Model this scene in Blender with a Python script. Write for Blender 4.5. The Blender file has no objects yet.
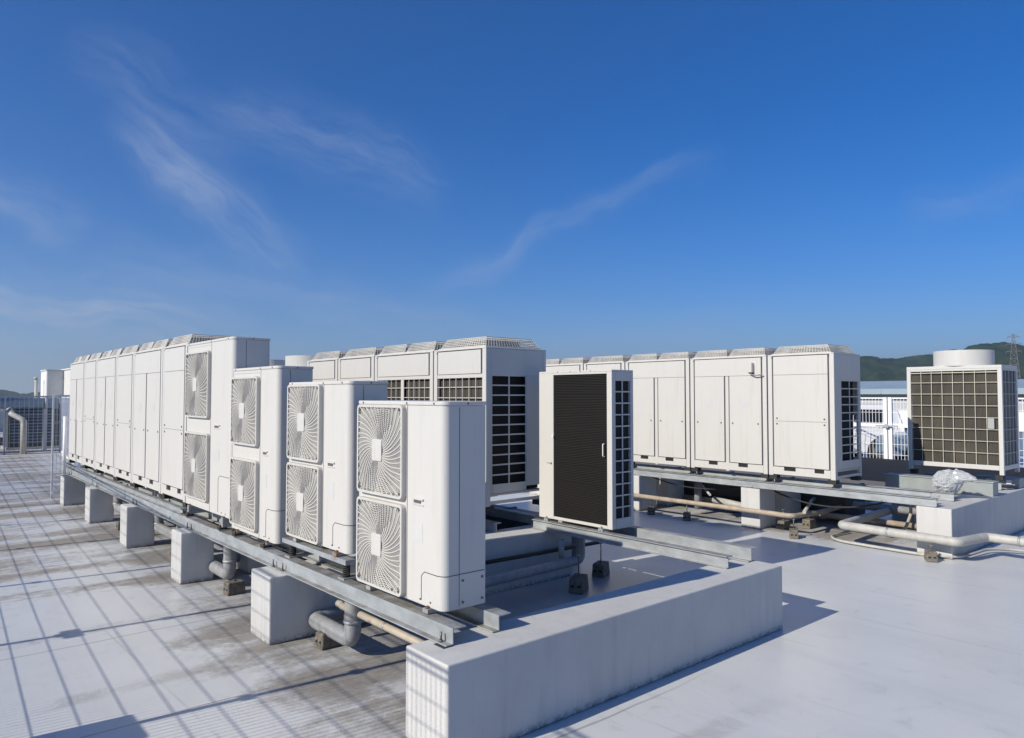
import bpy, bmesh, math, random
from mathutils import Vector, Matrix, noise
random.seed(11)
PI = math.pi
scene = bpy.context.scene
COL = scene.collection
CAMH = 2.09

# ------------------------------------------------------------------ materials
def new_mat(name):
    m = bpy.data.materials.new(name); m.use_nodes = True
    nt = m.node_tree
    return m, nt, nt.nodes['Principled BSDF']

def N(nt, kind, **k):
    n = nt.nodes.new(kind)
    for a, v in k.items():
        if a in n.inputs.keys(): n.inputs[a].default_value = v
        else: setattr(n, a, v)
    return n

def ramp(nt, src, stops):
    r = nt.nodes.new('ShaderNodeValToRGB')
    e = r.color_ramp.elements
    while len(e) < len(stops): e.new(0.5)
    for i, (p, c) in enumerate(stops):
        e[i].position = p
        e[i].color = (c, c, c, 1) if isinstance(c, (int, float)) else (*c, 1)
    nt.links.new(src, r.inputs[0])
    return r

def mixc(nt, fac, a, b, mode='MIX'):
    m = nt.nodes.new('ShaderNodeMix'); m.data_type = 'RGBA'; m.blend_type = mode
    for sock, v in ((m.inputs[0], fac), (m.inputs[6], a), (m.inputs[7], b)):
        if isinstance(v, bpy.types.NodeSocket): nt.links.new(v, sock)
        elif isinstance(v, (int, float)): sock.default_value = v
        else: sock.default_value = (*v, 1)
    return m.outputs[2]

def simple(name, col, rough=0.5, metal=0.0, var=0.12, scale=6.0, bump=0.0, bscale=40.0, spec=0.5, stretch=(1, 1, 1)):
    m, nt, b = new_mat(name)
    tc = N(nt, 'ShaderNodeTexCoord')
    mp = N(nt, 'ShaderNodeMapping'); mp.inputs['Scale'].default_value = stretch
    nt.links.new(tc.outputs['Object'], mp.inputs[0])
    n = N(nt, 'ShaderNodeTexNoise', Scale=scale, Detail=6.0, Roughness=0.6)
    nt.links.new(mp.outputs[0], n.inputs['Vector'])
    r = ramp(nt, n.outputs[0], [(0.3, tuple(c * (1 - var) for c in col)), (0.7, tuple(min(1, c * (1 + var * .6)) for c in col))])
    nt.links.new(r.outputs[0], b.inputs['Base Color'])
    b.inputs['Roughness'].default_value = rough
    b.inputs['Metallic'].default_value = metal
    b.inputs['Specular IOR Level'].default_value = spec
    if bump:
        n2 = N(nt, 'ShaderNodeTexNoise', Scale=bscale, Detail=5.0)
        nt.links.new(tc.outputs['Object'], n2.inputs['Vector'])
        bp = N(nt, 'ShaderNodeBump', Strength=bump, Distance=0.02)
        nt.links.new(n2.outputs[0], bp.inputs['Height'])
        nt.links.new(bp.outputs[0], b.inputs['Normal'])
    return m

def paint_metal(name, col, rough=0.45, grime=0.5, low=0.25):
    """enamelled sheet steel: faint mottling, dust specks and rain streaks, dirt near the foot"""
    m, nt, b = new_mat(name)
    tc = N(nt, 'ShaderNodeTexCoord')
    mp = N(nt, 'ShaderNodeMapping'); mp.inputs['Scale'].default_value = (14, 14, 1.0)
    nt.links.new(tc.outputs['Object'], mp.inputs[0])
    streak = N(nt, 'ShaderNodeTexNoise', Scale=1.0, Detail=5.0, Roughness=0.65)
    nt.links.new(mp.outputs[0], streak.inputs['Vector'])
    cloud = N(nt, 'ShaderNodeTexNoise', Scale=2.2, Detail=4.0)
    nt.links.new(tc.outputs['Object'], cloud.inputs['Vector'])
    speck = N(nt, 'ShaderNodeTexNoise', Scale=55.0, Detail=3.0, Roughness=0.7)
    nt.links.new(tc.outputs['Object'], speck.inputs['Vector'])
    c1 = mixc(nt, ramp(nt, streak.outputs[0], [(0.52, 0.0), (0.8, 0.35 * grime)]).outputs[0], col, (0.34, 0.31, 0.26))
    c2 = mixc(nt, ramp(nt, cloud.outputs[0], [(0.45, 0.0), (0.75, 0.10)]).outputs[0], c1, (0.45, 0.45, 0.44))
    # specks thicken towards the foot of the panel
    sep = N(nt, 'ShaderNodeSeparateXYZ'); nt.links.new(tc.outputs['Object'], sep.inputs[0])
    zr = ramp(nt, sep.outputs[2], [(0.0, 1.0), (low, 0.05)])
    sr = ramp(nt, speck.outputs[0], [(0.60, 0.0), (0.70, 1.0)])
    mul = N(nt, 'ShaderNodeMath', operation='MULTIPLY')
    nt.links.new(zr.outputs[0], mul.inputs[0]); nt.links.new(sr.outputs[0], mul.inputs[1])
    mul2 = N(nt, 'ShaderNodeMath', operation='MULTIPLY'); mul2.inputs[1].default_value = 0.55 * grime
    nt.links.new(mul.outputs[0], mul2.inputs[0])
    c3 = mixc(nt, mul2.outputs[0], c2, (0.12, 0.10, 0.08))
    nt.links.new(c3, b.inputs['Base Color'])
    b.inputs['Roughness'].default_value = rough
    wv = N(nt, 'ShaderNodeTexNoise', Scale=1.8, Detail=1.0)
    nt.links.new(tc.outputs['Object'], wv.inputs['Vector'])
    bp = N(nt, 'ShaderNodeBump', Strength=0.15, Distance=0.02)
    nt.links.new(wv.outputs[0], bp.inputs['Height']); nt.links.new(bp.outputs[0], b.inputs['Normal'])
    return m

M = {}
M['white'] = paint_metal('enamel_white', (0.55, 0.54, 0.515), grime=0.6)
M['white_old'] = paint_metal('enamel_cream', (0.555, 0.54, 0.505), grime=0.75, low=0.5)
M['guard'] = simple('guard_wire_plastic', (0.53, 0.515, 0.48), 0.5, var=0.08)
M['wire_guard'] = simple('coated_wire', (0.50, 0.49, 0.46), 0.6, var=0.15)
M['cream_wire'] = simple('cream_wire', (0.60, 0.58, 0.47), 0.5)
M['cavity'] = simple('fan_cavity', (0.11, 0.11, 0.105), 0.7)
M['blade'] = simple('fan_blade', (0.25, 0.25, 0.245), 0.5)
M['dark'] = simple('black_recess', (0.012, 0.012, 0.013), 0.8)
M['seam'] = simple('panel_gap', (0.10, 0.10, 0.11), 0.8)
M['screw'] = simple('screw_steel', (0.16, 0.155, 0.15), 0.5, 0.6)
def mat_galv():
    m = simple('galvanised_steel', (0.38, 0.405, 0.42), 0.5, 0.3, var=0.25, scale=9, bump=0.1, stretch=(1, .5, 1))
    nt = m.node_tree; b = nt.nodes['Principled BSDF']; src = b.inputs['Base Color'].links[0].from_socket
    g = N(nt, 'ShaderNodeNewGeometry'); sp = N(nt, 'ShaderNodeSeparateXYZ'); nt.links.new(g.outputs['True Normal'], sp.inputs[0])
    up = ramp(nt, sp.outputs[2], [(0.7, 0.0), (0.9, 1.0)])
    n = N(nt, 'ShaderNodeTexNoise', Scale=5.0, Detail=7.0, Roughness=0.7); nt.links.new(g.outputs['Position'], n.inputs['Vector'])
    nr = ramp(nt, n.outputs[0], [(0.38, 0.0), (0.6, 0.9)])
    mu = N(nt, 'ShaderNodeMath', operation='MULTIPLY'); nt.links.new(up.outputs[0], mu.inputs[0]); nt.links.new(nr.outputs[0], mu.inputs[1])
    c = mixc(nt, mu.outputs[0], src, (0.20, 0.165, 0.12))
    n2 = N(nt, 'ShaderNodeTexNoise', Scale=1.7, Detail=4.0, Roughness=0.6); nt.links.new(g.outputs['Position'], n2.inputs['Vector'])
    n3 = N(nt, 'ShaderNodeTexNoise', Scale=30.0, Detail=3.0); nt.links.new(g.outputs['Position'], n3.inputs['Vector'])
    ad = N(nt, 'ShaderNodeMath', operation='ADD'); nt.links.new(n2.outputs[0], ad.inputs[0])
    m3 = N(nt, 'ShaderNodeMath', operation='MULTIPLY'); m3.inputs[1].default_value = .12; nt.links.new(n3.outputs[0], m3.inputs[0]); nt.links.new(m3.outputs[0], ad.inputs[1])
    c = mixc(nt, ramp(nt, ad.outputs[0], [(0.735, 0.0), (0.77, 0.75)]).outputs[0], c, (0.30, 0.15, 0.06))
    nt.links.new(c, b.inputs['Base Color']); return m
M['galv'] = mat_galv()
M['rubber'] = simple('rubber_mount', (0.03, 0.03, 0.03), 0.8)
M['block'] = simple('weathered_concrete_block', (0.17, 0.15, 0.12), 0.95, var=0.45, scale=18, bump=0.6)
M['pipe_grey'] = simple('taped_grey_pipe', (0.30, 0.305, 0.31), 0.55, var=0.2, scale=14, bump=0.2, bscale=25)
M['pipe_white'] = simple('taped_white_pipe', (0.43, 0.42, 0.39), 0.55, var=0.2, scale=10, bump=0.2, bscale=20)
M['pipe_brown'] = simple('aged_tan_pipe', (0.40, 0.33, 0.25), 0.6, var=0.3, scale=7, bump=0.1)
M['pipe_cream'] = simple('cream_pipe', (0.42, 0.37, 0.30), 0.6, var=0.2)
M['rust'] = simple('rusty_valve', (0.17, 0.07, 0.03), 0.8, var=0.5, scale=25)
M['white_post'] = simple('white_powder_coat', (0.80, 0.80, 0.81), 0.4, var=0.05)
M['fence_grey'] = simple('grey_powder_coat', (0.35, 0.37, 0.42), 0.4, var=0.08)
M['duct'] = simple('grey_duct_box', (0.30, 0.33, 0.33), 0.5, 0.2, var=0.12, scale=5)
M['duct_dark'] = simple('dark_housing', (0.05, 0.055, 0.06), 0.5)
M['pipe_blue'] = simple('blue_grey_jacket', (0.12, 0.19, 0.30), 0.4, var=0.15)
M['glass'] = simple('car_glass', (0.015, 0.018, 0.02), 0.05)
M['tyre'] = simple('tyre_rubber', (0.02, 0.02, 0.02), 0.9)
M['rim'] = simple('alloy_rim', (0.5, 0.5, 0.5), 0.35, 0.8)
M['car_white'] = simple('car_paint_white', (0.78, 0.78, 0.78), 0.15, var=0.02)
M['car_blue'] = simple('car_paint_blue', (0.14, 0.20, 0.28), 0.2, var=0.03)
M['lamp_red'] = simple('tail_lens', (0.25, 0.01, 0.01), 0.2)
M['lamp_clear'] = simple('head_lens', (0.7, 0.7, 0.7), 0.1)
M['roofing'] = simple('far_roof_sheet', (0.28, 0.36, 0.42), 0.6, var=0.15, scale=.2)
M['farwall'] = simple('far_wall', (0.42, 0.43, 0.45), 0.8, var=0.1, scale=.2)
M['shed'] = simple('shed_panel', (0.62, 0.62, 0.60), 0.6, var=0.08)
M['pylon'] = simple('pylon_steel', (0.12, 0.10, 0.10), 0.7)
M['plate'] = simple('pale_rating_plate', (0.545, 0.545, 0.54), 0.35, var=0.04)
M['sticker'] = simple('white_label', (0.34, 0.345, 0.34), 0.5, var=0.04)

def mat_coil(name, col, horiz):
    m, nt, b = new_mat(name)
    tc = N(nt, 'ShaderNodeTexCoord')
    w = N(nt, 'ShaderNodeTexWave', Scale=18.0, Distortion=0.4, Detail=1.0)
    w.bands_direction = 'Z' if horiz else 'Y'
    nt.links.new(tc.outputs['Object'], w.inputs['Vector'])
    n = N(nt, 'ShaderNodeTexNoise', Scale=2.5, Detail=5.0); nt.links.new(tc.outputs['Object'], n.inputs['Vector'])
    r = ramp(nt, w.outputs[1 if False else 0], [(0.2, tuple(c * .55 for c in col)), (0.8, col)])
    c = mixc(nt, ramp(nt, n.outputs[0], [(0.4, 0.0), (0.7, 0.35)]).outputs[0], r.outputs[0], tuple(c * 1.7 for c in col))
    nt.links.new(c, b.inputs['Base Color'])
    b.inputs['Roughness'].default_value = 0.6
    b.inputs['Specular IOR Level'].default_value = 0.12
    bp = N(nt, 'ShaderNodeBump', Strength=0.4, Distance=0.01)
    nt.links.new(w.outputs[0], bp.inputs['Height']); nt.links.new(bp.outputs[0], b.inputs['Normal'])
    return m
M['coil_dark'] = mat_coil('coil_fins_dark', (0.0085, 0.0068, 0.0055), True)
M['coil_grey'] = mat_coil('coil_fins_grey', (0.082, 0.074, 0.062), False)

def mat_concrete_paint():
    m, nt, b = new_mat('painted_concrete')
    g = N(nt, 'ShaderNodeNewGeometry')
    n1 = N(nt, 'ShaderNodeTexNoise', Scale=1.6, Detail=6.0, Roughness=0.6)
    nt.links.new(g.outputs['Position'], n1.inputs['Vector'])
    mp = N(nt, 'ShaderNodeMapping'); mp.inputs['Scale'].default_value = (9, 9, .9)
    nt.links.new(g.outputs['Position'], mp.inputs[0])
    n2 = N(nt, 'ShaderNodeTexNoise', Scale=1.0, Detail=6.0, Roughness=0.7)
    nt.links.new(mp.outputs[0], n2.inputs['Vector'])
    n3 = N(nt, 'ShaderNodeTexNoise', Scale=26.0, Detail=6.0, Roughness=0.7)
    nt.links.new(g.outputs['Position'], n3.inputs['Vector'])
    base = ramp(nt, n1.outputs[0], [(0.3, (0.49, 0.485, 0.47)), (0.7, (0.56, 0.555, 0.54))])
    c = mixc(nt, ramp(nt, n2.outputs[0], [(0.48, 0.0), (0.75, 0.42)]).outputs[0], base.outputs[0], (0.33, 0.33, 0.33))
    # dark scuffs along the foot
    sep = N(nt, 'ShaderNodeSeparateXYZ'); nt.links.new(g.outputs['Position'], sep.inputs[0])
    zr = ramp(nt, sep.outputs[2], [(0.0, 1.0), (0.055, 0.0)])
    sr = ramp(nt, n3.outputs[0], [(0.42, 0.0), (0.55, 0.9)])
    mul = N(nt, 'ShaderNodeMath', operation='MULTIPLY')
    nt.links.new(zr.outputs[0], mul.inputs[0]); nt.links.new(sr.outputs[0], mul.inputs[1])
    c = mixc(nt, mul.outputs[0], c, (0.12, 0.115, 0.11))
    nt.links.new(c, b.inputs['Base Color'])
    b.inputs['Roughness'].default_value = 0.65
    bp = N(nt, 'ShaderNodeBump', Strength=0.25, Distance=0.01)
    nt.links.new(n3.outputs[0], bp.inputs['Height']); nt.links.new(bp.outputs[0], b.inputs['Normal'])
    return m
M['curb'] = mat_concrete_paint()

def mat_deck():
    """grey-blue roof coating, clean to the right, with brown silt and lap lines on the left"""
    m, nt, b = new_mat('roof_coating')
    L = nt.links
    g = N(nt, 'ShaderNodeNewGeometry')
    sep = N(nt, 'ShaderNodeSeparateXYZ'); L.new(g.outputs['Position'], sep.inputs[0])
    n1 = N(nt, 'ShaderNodeTexNoise', Scale=0.7, Detail=7.0, Roughness=0.6)
    L.new(g.outputs['Position'], n1.inputs['Vector'])
    base = ramp(nt, n1.outputs[0], [(0.3, (0.535, 0.545, 0.55)), (0.7, (0.60, 0.605, 0.605))])
    # long brushed streaks of the coating (they run along y, right part)
    mp = N(nt, 'ShaderNodeMapping'); mp.inputs['Scale'].default_value = (3.2, 0.35, 1); mp.inputs['Rotation'].default_value = (0, 0, 0.12)
    L.new(g.outputs['Position'], mp.inputs[0])
    n2 = N(nt, 'ShaderNodeTexNoise', Scale=1.0, Detail=6.0, Roughness=0.65)
    L.new(mp.outputs[0], n2.inputs['Vector'])
    c = mixc(nt, ramp(nt, n2.outputs[0], [(0.5, 0.0), (0.75, 0.20)]).outputs[0], base.outputs[0], (0.36, 0.365, 0.375))
    # silt: bands running along x, strong near and under the plinths and farther back
    mp3 = N(nt, 'ShaderNodeMapping'); mp3.inputs['Scale'].default_value = (0.35, 1.25, 1); mp3.inputs['Rotation'].default_value = (0, 0, -0.25)
    mp3.inputs['Location'].default_value = (0.3, 0.35, 0)
    L.new(g.outputs['Position'], mp3.inputs[0])
    n3 = N(nt, 'ShaderNodeTexNoise', Scale=1.0, Detail=9.0, Roughness=0.62, Distortion=0.5)
    L.new(mp3.outputs[0], n3.inputs['Vector'])
    def rng(sock, a, b_, lo=0.0, hi=1.0):
        mr = N(nt, 'ShaderNodeMapRange', clamp=True); mr.interpolation_type = 'SMOOTHSTEP'
        mr.inputs[1].default_value = a; mr.inputs[2].default_value = b_
        mr.inputs[3].default_value = lo; mr.inputs[4].default_value = hi
        L.new(sock, mr.inputs[0]); return mr.outputs[0]
    def op(kind, a, b_):
        o = N(nt, 'ShaderNodeMath', operation=kind)
        for i, v in enumerate((a, b_)):
            if isinstance(v, bpy.types.NodeSocket): L.new(v, o.inputs[i])
            else: o.inputs[i].default_value = v
        return o.outputs[0]
    X, Y = sep.outputs[0], sep.outputs[1]
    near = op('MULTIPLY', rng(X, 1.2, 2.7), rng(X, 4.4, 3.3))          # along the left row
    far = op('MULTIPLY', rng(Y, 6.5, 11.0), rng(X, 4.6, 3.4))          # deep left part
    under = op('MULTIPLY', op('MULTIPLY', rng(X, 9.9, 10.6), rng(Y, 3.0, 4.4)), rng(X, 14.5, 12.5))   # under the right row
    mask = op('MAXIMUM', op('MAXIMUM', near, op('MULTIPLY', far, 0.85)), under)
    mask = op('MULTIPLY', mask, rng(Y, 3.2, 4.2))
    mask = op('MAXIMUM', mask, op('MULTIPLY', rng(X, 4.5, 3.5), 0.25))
    # noise threshold drops where the mask is strong
    n4 = N(nt, 'ShaderNodeTexNoise', Scale=9.0, Detail=10.0, Roughness=0.78); L.new(g.outputs['Position'], n4.inputs['Vector'])
    n8 = N(nt, 'ShaderNodeTexNoise', Scale=2.6, Detail=10.0, Roughness=0.7, Distortion=1.0); L.new(g.outputs['Position'], n8.inputs['Vector'])
    grain = op('ADD', op('MULTIPLY', op('SUBTRACT', n4.outputs[0], 0.5), 0.42), op('MULTIPLY', op('SUBTRACT', n8.outputs[0], 0.5), 0.24))
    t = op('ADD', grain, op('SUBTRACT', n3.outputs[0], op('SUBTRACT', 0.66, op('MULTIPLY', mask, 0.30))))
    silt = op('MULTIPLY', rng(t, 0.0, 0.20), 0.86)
    bay = op('MULTIPLY', op('MULTIPLY', rng(X, 2.8, 3.3), rng(X, 7.3, 6.2)), op('MULTIPLY', rng(Y, 3.8, 4.2), rng(Y, 6.1, 5.6)))  # bay floor between plinths: its shade is painted into the colour
    bay_shade = op('MULTIPLY', bay, op('ADD', 0.38, op('MULTIPLY', n8.outputs[0], 0.3)))
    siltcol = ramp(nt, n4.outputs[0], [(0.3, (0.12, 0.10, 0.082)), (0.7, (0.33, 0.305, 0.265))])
    c = mixc(nt, bay_shade, c, (0.17, 0.155, 0.15))
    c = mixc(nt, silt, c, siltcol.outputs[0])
    # wavy tide marks
    w = N(nt, 'ShaderNodeTexWave', Scale=0.19, Distortion=3.5, Detail=2.0); w.bands_direction = 'Y'
    w.inputs['Detail Scale'].default_value = 0.6
    L.new(g.outputs['Position'], w.inputs['Vector'])
    tide = op('MULTIPLY', op('MULTIPLY', rng(w.outputs[0 if w.outputs[0].type == 'VALUE' else 1], 0.93, 1.0), rng(X, 5.0, 3.5)), 0.42)
    tide = op('MULTIPLY', tide, rng(n8.outputs[0], 0.36, 0.60))
    c = mixc(nt, tide, c, (0.24, 0.22, 0.19))
    # specks
    n5 = N(nt, 'ShaderNodeTexVoronoi', Scale=2.3); L.new(g.outputs['Position'], n5.inputs['Vector'])
    sp = op('MULTIPLY', rng(n5.outputs[0], 0.035, 0.022), rng(n4.outputs[0], 0.5, 0.6))
    c = mixc(nt, op('MULTIPLY', sp, 0.8), c, (0.07, 0.06, 0.055))
    # lap joints
    def lap(sock, period, off, width, xa, xb):
        a = op('PINGPONG', op('ADD', sock, off), period / 2)
        l = rng(a, width, width * .3)
        return op('MULTIPLY', l, rng(X, xa, xb))
    wob = N(nt, 'ShaderNodeTexNoise', Scale=0.8, Detail=3.0); L.new(g.outputs['Position'], wob.inputs['Vector'])
    yw = op('ADD', Y, op('MULTIPLY', wob.outputs[0], 0.10))
    lap1 = op('MULTIPLY', lap(yw, 1.9, 0.55, 0.014, 5.0, 3.5), 0.55)
    c = mixc(nt, lap1, c, (0.16, 0.15, 0.14))
    a2 = op('PINGPONG', op('ADD', op('ADD', X, op('MULTIPLY', Y, 0.03)), 0.42), 0.53)
    lap2 = op('MULTIPLY', op('MULTIPLY', rng(a2, 0.016, 0.004), rng(wob.outputs[0], 0.42, 0.62)), 0.30)
    c = mixc(nt, lap2, c, (0.25, 0.25, 0.26))
    n7 = N(nt, 'ShaderNodeTexNoise', Scale=3.3, Detail=9.0, Roughness=0.72, Distortion=0.8); L.new(g.outputs['Position'], n7.inputs['Vector'])
    c = mixc(nt, op('MULTIPLY', rng(n7.outputs[0], 0.54, 0.74), 0.30), c, (0.27, 0.265, 0.26))
    L.new(c, b.inputs['Base Color'])
    b.inputs['Specular IOR Level'].default_value = 0.22
    rr = N(nt, 'ShaderNodeMapRange'); rr.inputs[3].default_value = 0.32; rr.inputs[4].default_value = 0.85
    L.new(silt, rr.inputs[0]); L.new(rr.outputs[0], b.inputs['Roughness'])
    n6 = N(nt, 'ShaderNodeTexNoise', Scale=60.0, Detail=4.0); L.new(g.outputs['Position'], n6.inputs['Vector'])
    hh = op('ADD', op('MULTIPLY', n6.outputs[0], 0.3), op('MULTIPLY', n2.outputs[0], 1.5))
    bp = N(nt, 'ShaderNodeBump', Strength=0.22, Distance=0.012)
    L.new(hh, bp.inputs['Height']); L.new(bp.outputs[0], b.inputs['Normal'])
    return m
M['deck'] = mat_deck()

def mat_hill():
    m, nt, b = new_mat('wooded_hillside')
    g = N(nt, 'ShaderNodeNewGeometry')
    n = N(nt, 'ShaderNodeTexNoise', Scale=0.03, Detail=8.0, Roughness=0.75); nt.links.new(g.outputs['Position'], n.inputs['Vector'])
    r = ramp(nt, n.outputs[0], [(0.35, (0.012, 0.026, 0.016)), (0.5, (0.026, 0.046, 0.024)), (0.68, (0.055, 0.075, 0.035))])
    nt.links.new(r.outputs[0], b.inputs['Base Color']); b.inputs['Roughness'].default_value = 0.95
    b.inputs['Specular IOR Level'].default_value = 0.1
    return m
M['hill'] = mat_hill()
M['slab_shade'] = simple('shade_black', (0.018, 0.021, 0.028), 0.9, var=0.3, scale=3, spec=0.2)  # near-black in place of shade, for the added slab only
M['terrain'] = simple('town_ground', (0.16, 0.18, 0.14), 0.95, var=0.4, scale=.02)

def mat_plastic():
    m, nt, b = new_mat('clear_plastic_sheet')
    b.inputs['Base Color'].default_value = (0.75, 0.77, 0.79, 1)
    b.inputs['Roughness'].default_value = 0.12
    b.inputs['Transmission Weight'].default_value = 0.55
    b.inputs['IOR'].default_value = 1.2
    b.inputs['Specular IOR Level'].default_value = 0.8
    return m
M['plastic'] = mat_plastic()

# ------------------------------------------------------------------ mesh helpers
class MB:
    def __init__(s): s.bm = bmesh.new()
    def box(s, x0, x1, y0, y1, z0, z1):
        v = [s.bm.verts.new((x, y, z)) for x in (x0, x1) for y in (y0, y1) for z in (z0, z1)]
        for f in ((0, 1, 3, 2), (4, 6, 7, 5), (0, 4, 5, 1), (2, 3, 7, 6), (0, 2, 6, 4), (1, 5, 7, 3)):
            s.bm.faces.new([v[i] for i in f])
        return s
    def bar(s, a, b, w, h=None):
        """square bar between two points"""
        a, b = Vector(a), Vector(b); h = h or w
        d = (b - a)
        if d.length < 1e-6: return s
        d.normalize()
        up = Vector((0, 0, 1)) if abs(d.z) < 0.95 else Vector((1, 0, 0))
        u = d.cross(up).normalized(); v = u.cross(d).normalized()
        vs = []
        for p in (a, b):
            for su, sv in ((-1, -1), (1, -1), (1, 1), (-1, 1)):
                vs.append(s.bm.verts.new(p + u * su * w / 2 + v * sv * h / 2))
        for i in range(4):
            j = (i + 1) % 4
            s.bm.faces.new((vs[i], vs[j], vs[4 + j], vs[4 + i]))
        s.bm.faces.new((vs[3], vs[2], vs[1], vs[0])); s.bm.faces.new(vs[4:])
        return s
    def prism(s, pts, axis, a, b):
        """extrude a closed 2D outline along an axis ('x': pts=(y,z), 'y': (x,z), 'z': (x,y))"""
        def mk(p, t):
            return {'x': (t, p[0], p[1]), 'y': (p[0], t, p[1]), 'z': (p[0], p[1], t)}[axis]
        A = [s.bm.verts.new(mk(p, a)) for p in pts]; B = [s.bm.verts.new(mk(p, b)) for p in pts]
        n = len(pts)
        for i in range(n):
            j = (i + 1) % n
            s.bm.faces.new((A[i], A[j], B[j], B[i]))
        s.bm.faces.new(A[::-1]); s.bm.faces.new(B)
        return s
    def tube(s, pts, r, seg=14, cap=True, fillet=0.0, ridge=0.0):
        pts = [Vector(p) for p in pts]
        if fillet:
            out = [pts[0]]
            for i in range(1, len(pts) - 1):
                p, a, b = pts[i], pts[i - 1], pts[i + 1]
                f = min(fillet, (a - p).length * .49, (b - p).length * .49)
                pa = p + (a - p).normalized() * f; pb = p + (b - p).normalized() * f
                for k in range(7):
                    t = k / 6
                    out.append(pa * (1 - t) ** 2 + p * 2 * t * (1 - t) + pb * t * t)
            out.append(pts[-1]); pts = out
        if ridge:
            out = [pts[0]]
            for a, b in zip(pts, pts[1:]):
                n = max(1, int((b - a).length / ridge))
                for k in range(1, n + 1): out.append(a.lerp(b, k / n))
            pts = out
        rings = []; up = None
        for i, p in enumerate(pts):
            d = (pts[min(i + 1, len(pts) - 1)] - pts[max(i - 1, 0)]).normalized()
            if up is None:
                up = Vector((0, 0, 1)) if abs(d.z) < .9 else Vector((0, 1, 0))
            u = d.cross(up)
            if u.length < 1e-4: u = d.cross(Vector((1, 0, 0)))
            u.normalize(); v = u.cross(d).normalized(); up = v
            rr = r * (1.0 if not ridge or i % 2 else 0.955)
            rings.append([s.bm.verts.new(p + (u * math.cos(2 * PI * k / seg) + v * math.sin(2 * PI * k / seg)) * rr) for k in range(seg)])
        for A, B in zip(rings, rings[1:]):
            for k in range(seg):
                f = s.bm.faces.new((A[k], A[(k + 1) % seg], B[(k + 1) % seg], B[k])); f.smooth = True
        if cap:
            s.bm.faces.new(rings[0][::-1]); s.bm.faces.new(rings[-1])
        return s
    def cyl(s, a, b, r, seg=24, r2=None, cap=True):
        a, b = Vector(a), Vector(b); d = (b - a).normalized()
        up = Vector((0, 0, 1)) if abs(d.z) < .9 else Vector((1, 0, 0))
        u = d.cross(up).normalized(); v = u.cross(d)
        R = [[s.bm.verts.new(p + (u * math.cos(2 * PI * k / seg) + v * math.sin(2 * PI * k / seg)) * q) for k in range(seg)] for p, q in ((a, r), (b, r if r2 is None else r2))]
        for k in range(seg):
            f = s.bm.faces.new((R[0][k], R[0][(k + 1) % seg], R[1][(k + 1) % seg], R[1][k])); f.smooth = True
        if cap:
            s.bm.faces.new(R[0][::-1]); s.bm.faces.new(R[1])
        return s
    def build(s, name, mat, parent=None, bevel=0.0, smooth=False, seg=2, loc=None):
        bmesh.ops.recalc_face_normals(s.bm, faces=s.bm.faces)
        me = bpy.data.meshes.new(name); s.bm.to_mesh(me); s.bm.free()
        o = bpy.data.objects.new(name, me); COL.objects.link(o)
        me.materials.append(M[mat] if isinstance(mat, str) else mat)
        if parent is not None: o.parent = parent
        if loc is not None: o.location = loc
        if smooth:
            for p in me.polygons: p.use_smooth = True
        if bevel:
            b = o.modifiers.new('bevel', 'BEVEL'); b.width = bevel; b.segments = seg; b.limit_method = 'ANGLE'
            b.harden_normals = False
        return o

def tag(o, label=None, cat=None, group=None, kind=None):
    if label: o['label'] = label
    if cat: o['category'] = cat
    if group: o['group'] = group
    if kind: o['kind'] = kind
    return o
def empty(name, loc, rz=0.0):
    o = bpy.data.objects.new(name, None); COL.objects.link(o); o.location = loc; o.rotation_euler = (0, 0, rz)
    o.empty_display_size = 0.2
    return o
def copy_tree(o, parent=None):
    c = o.copy(); COL.objects.link(c)
    if parent is not None: c.parent = parent
    for ch in [x for x in list(bpy.data.objects) if x.parent == o]: copy_tree(ch, c)
    return c
def circ(cx, cy, r, n, a0=0, a1=2 * PI):
    return [(cx + r * math.cos(a0 + (a1 - a0) * k / (n - 1)), cy + r * math.sin(a0 + (a1 - a0) * k / (n - 1))) for k in range(n)]

# ------------------------------------------------------------------ camera, world, sun
cam = bpy.data.cameras.new('camera'); co = bpy.data.objects.new('camera', cam); COL.objects.link(co)
co.location = (0, 0, CAMH)
co.rotation_euler = (PI / 2 + math.atan(26 / 720), 0, -math.radians(40.7))
cam.sensor_width = 36; cam.lens = 720 / 1024 * 36; cam.clip_start = 0.05; cam.clip_end = 60000
scene.camera = co

EL = math.radians(31.8); sdir = Vector((math.cos(EL), -0.100 * math.cos(EL), -math.sin(EL))).normalized()
sun = bpy.data.lights.new('sun', 'SUN'); so = bpy.data.objects.new('sun', sun); COL.objects.link(so)
sun.energy = 4.9; sun.angle = math.radians(0.45); sun.color = (1.0, 0.93, 0.80)
so.rotation_euler = sdir.to_track_quat('-Z', 'Y').to_euler()

w = bpy.data.worlds.new('World'); scene.world = w; w.use_nodes = True
nt = w.node_tree; bg = nt.nodes['Background']
sky = N(nt, 'ShaderNodeTexSky'); sky.sky_type = 'NISHITA'; sky.sun_disc = False
sky.sun_elevation = EL; sky.sun_rotation = math.atan2(-sdir.x, -sdir.y)
sky.altitude = 0; sky.air_density = 1.0; sky.dust_density = 0.0; sky.ozone_density = 3.0
hs = N(nt, 'ShaderNodeHueSaturation'); hs.inputs['Saturation'].default_value = 1.23
wb = N(nt, 'ShaderNodeMix'); wb.data_type = 'RGBA'; wb.blend_type = 'MULTIPLY'; wb.inputs[0].default_value = 1.0
nt.links.new(sky.outputs[0], wb.inputs[6]); wb.inputs[7].default_value = (0.59, 0.715, 1.02, 1)
nt.links.new(wb.outputs[2], hs.inputs['Color'])
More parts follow.
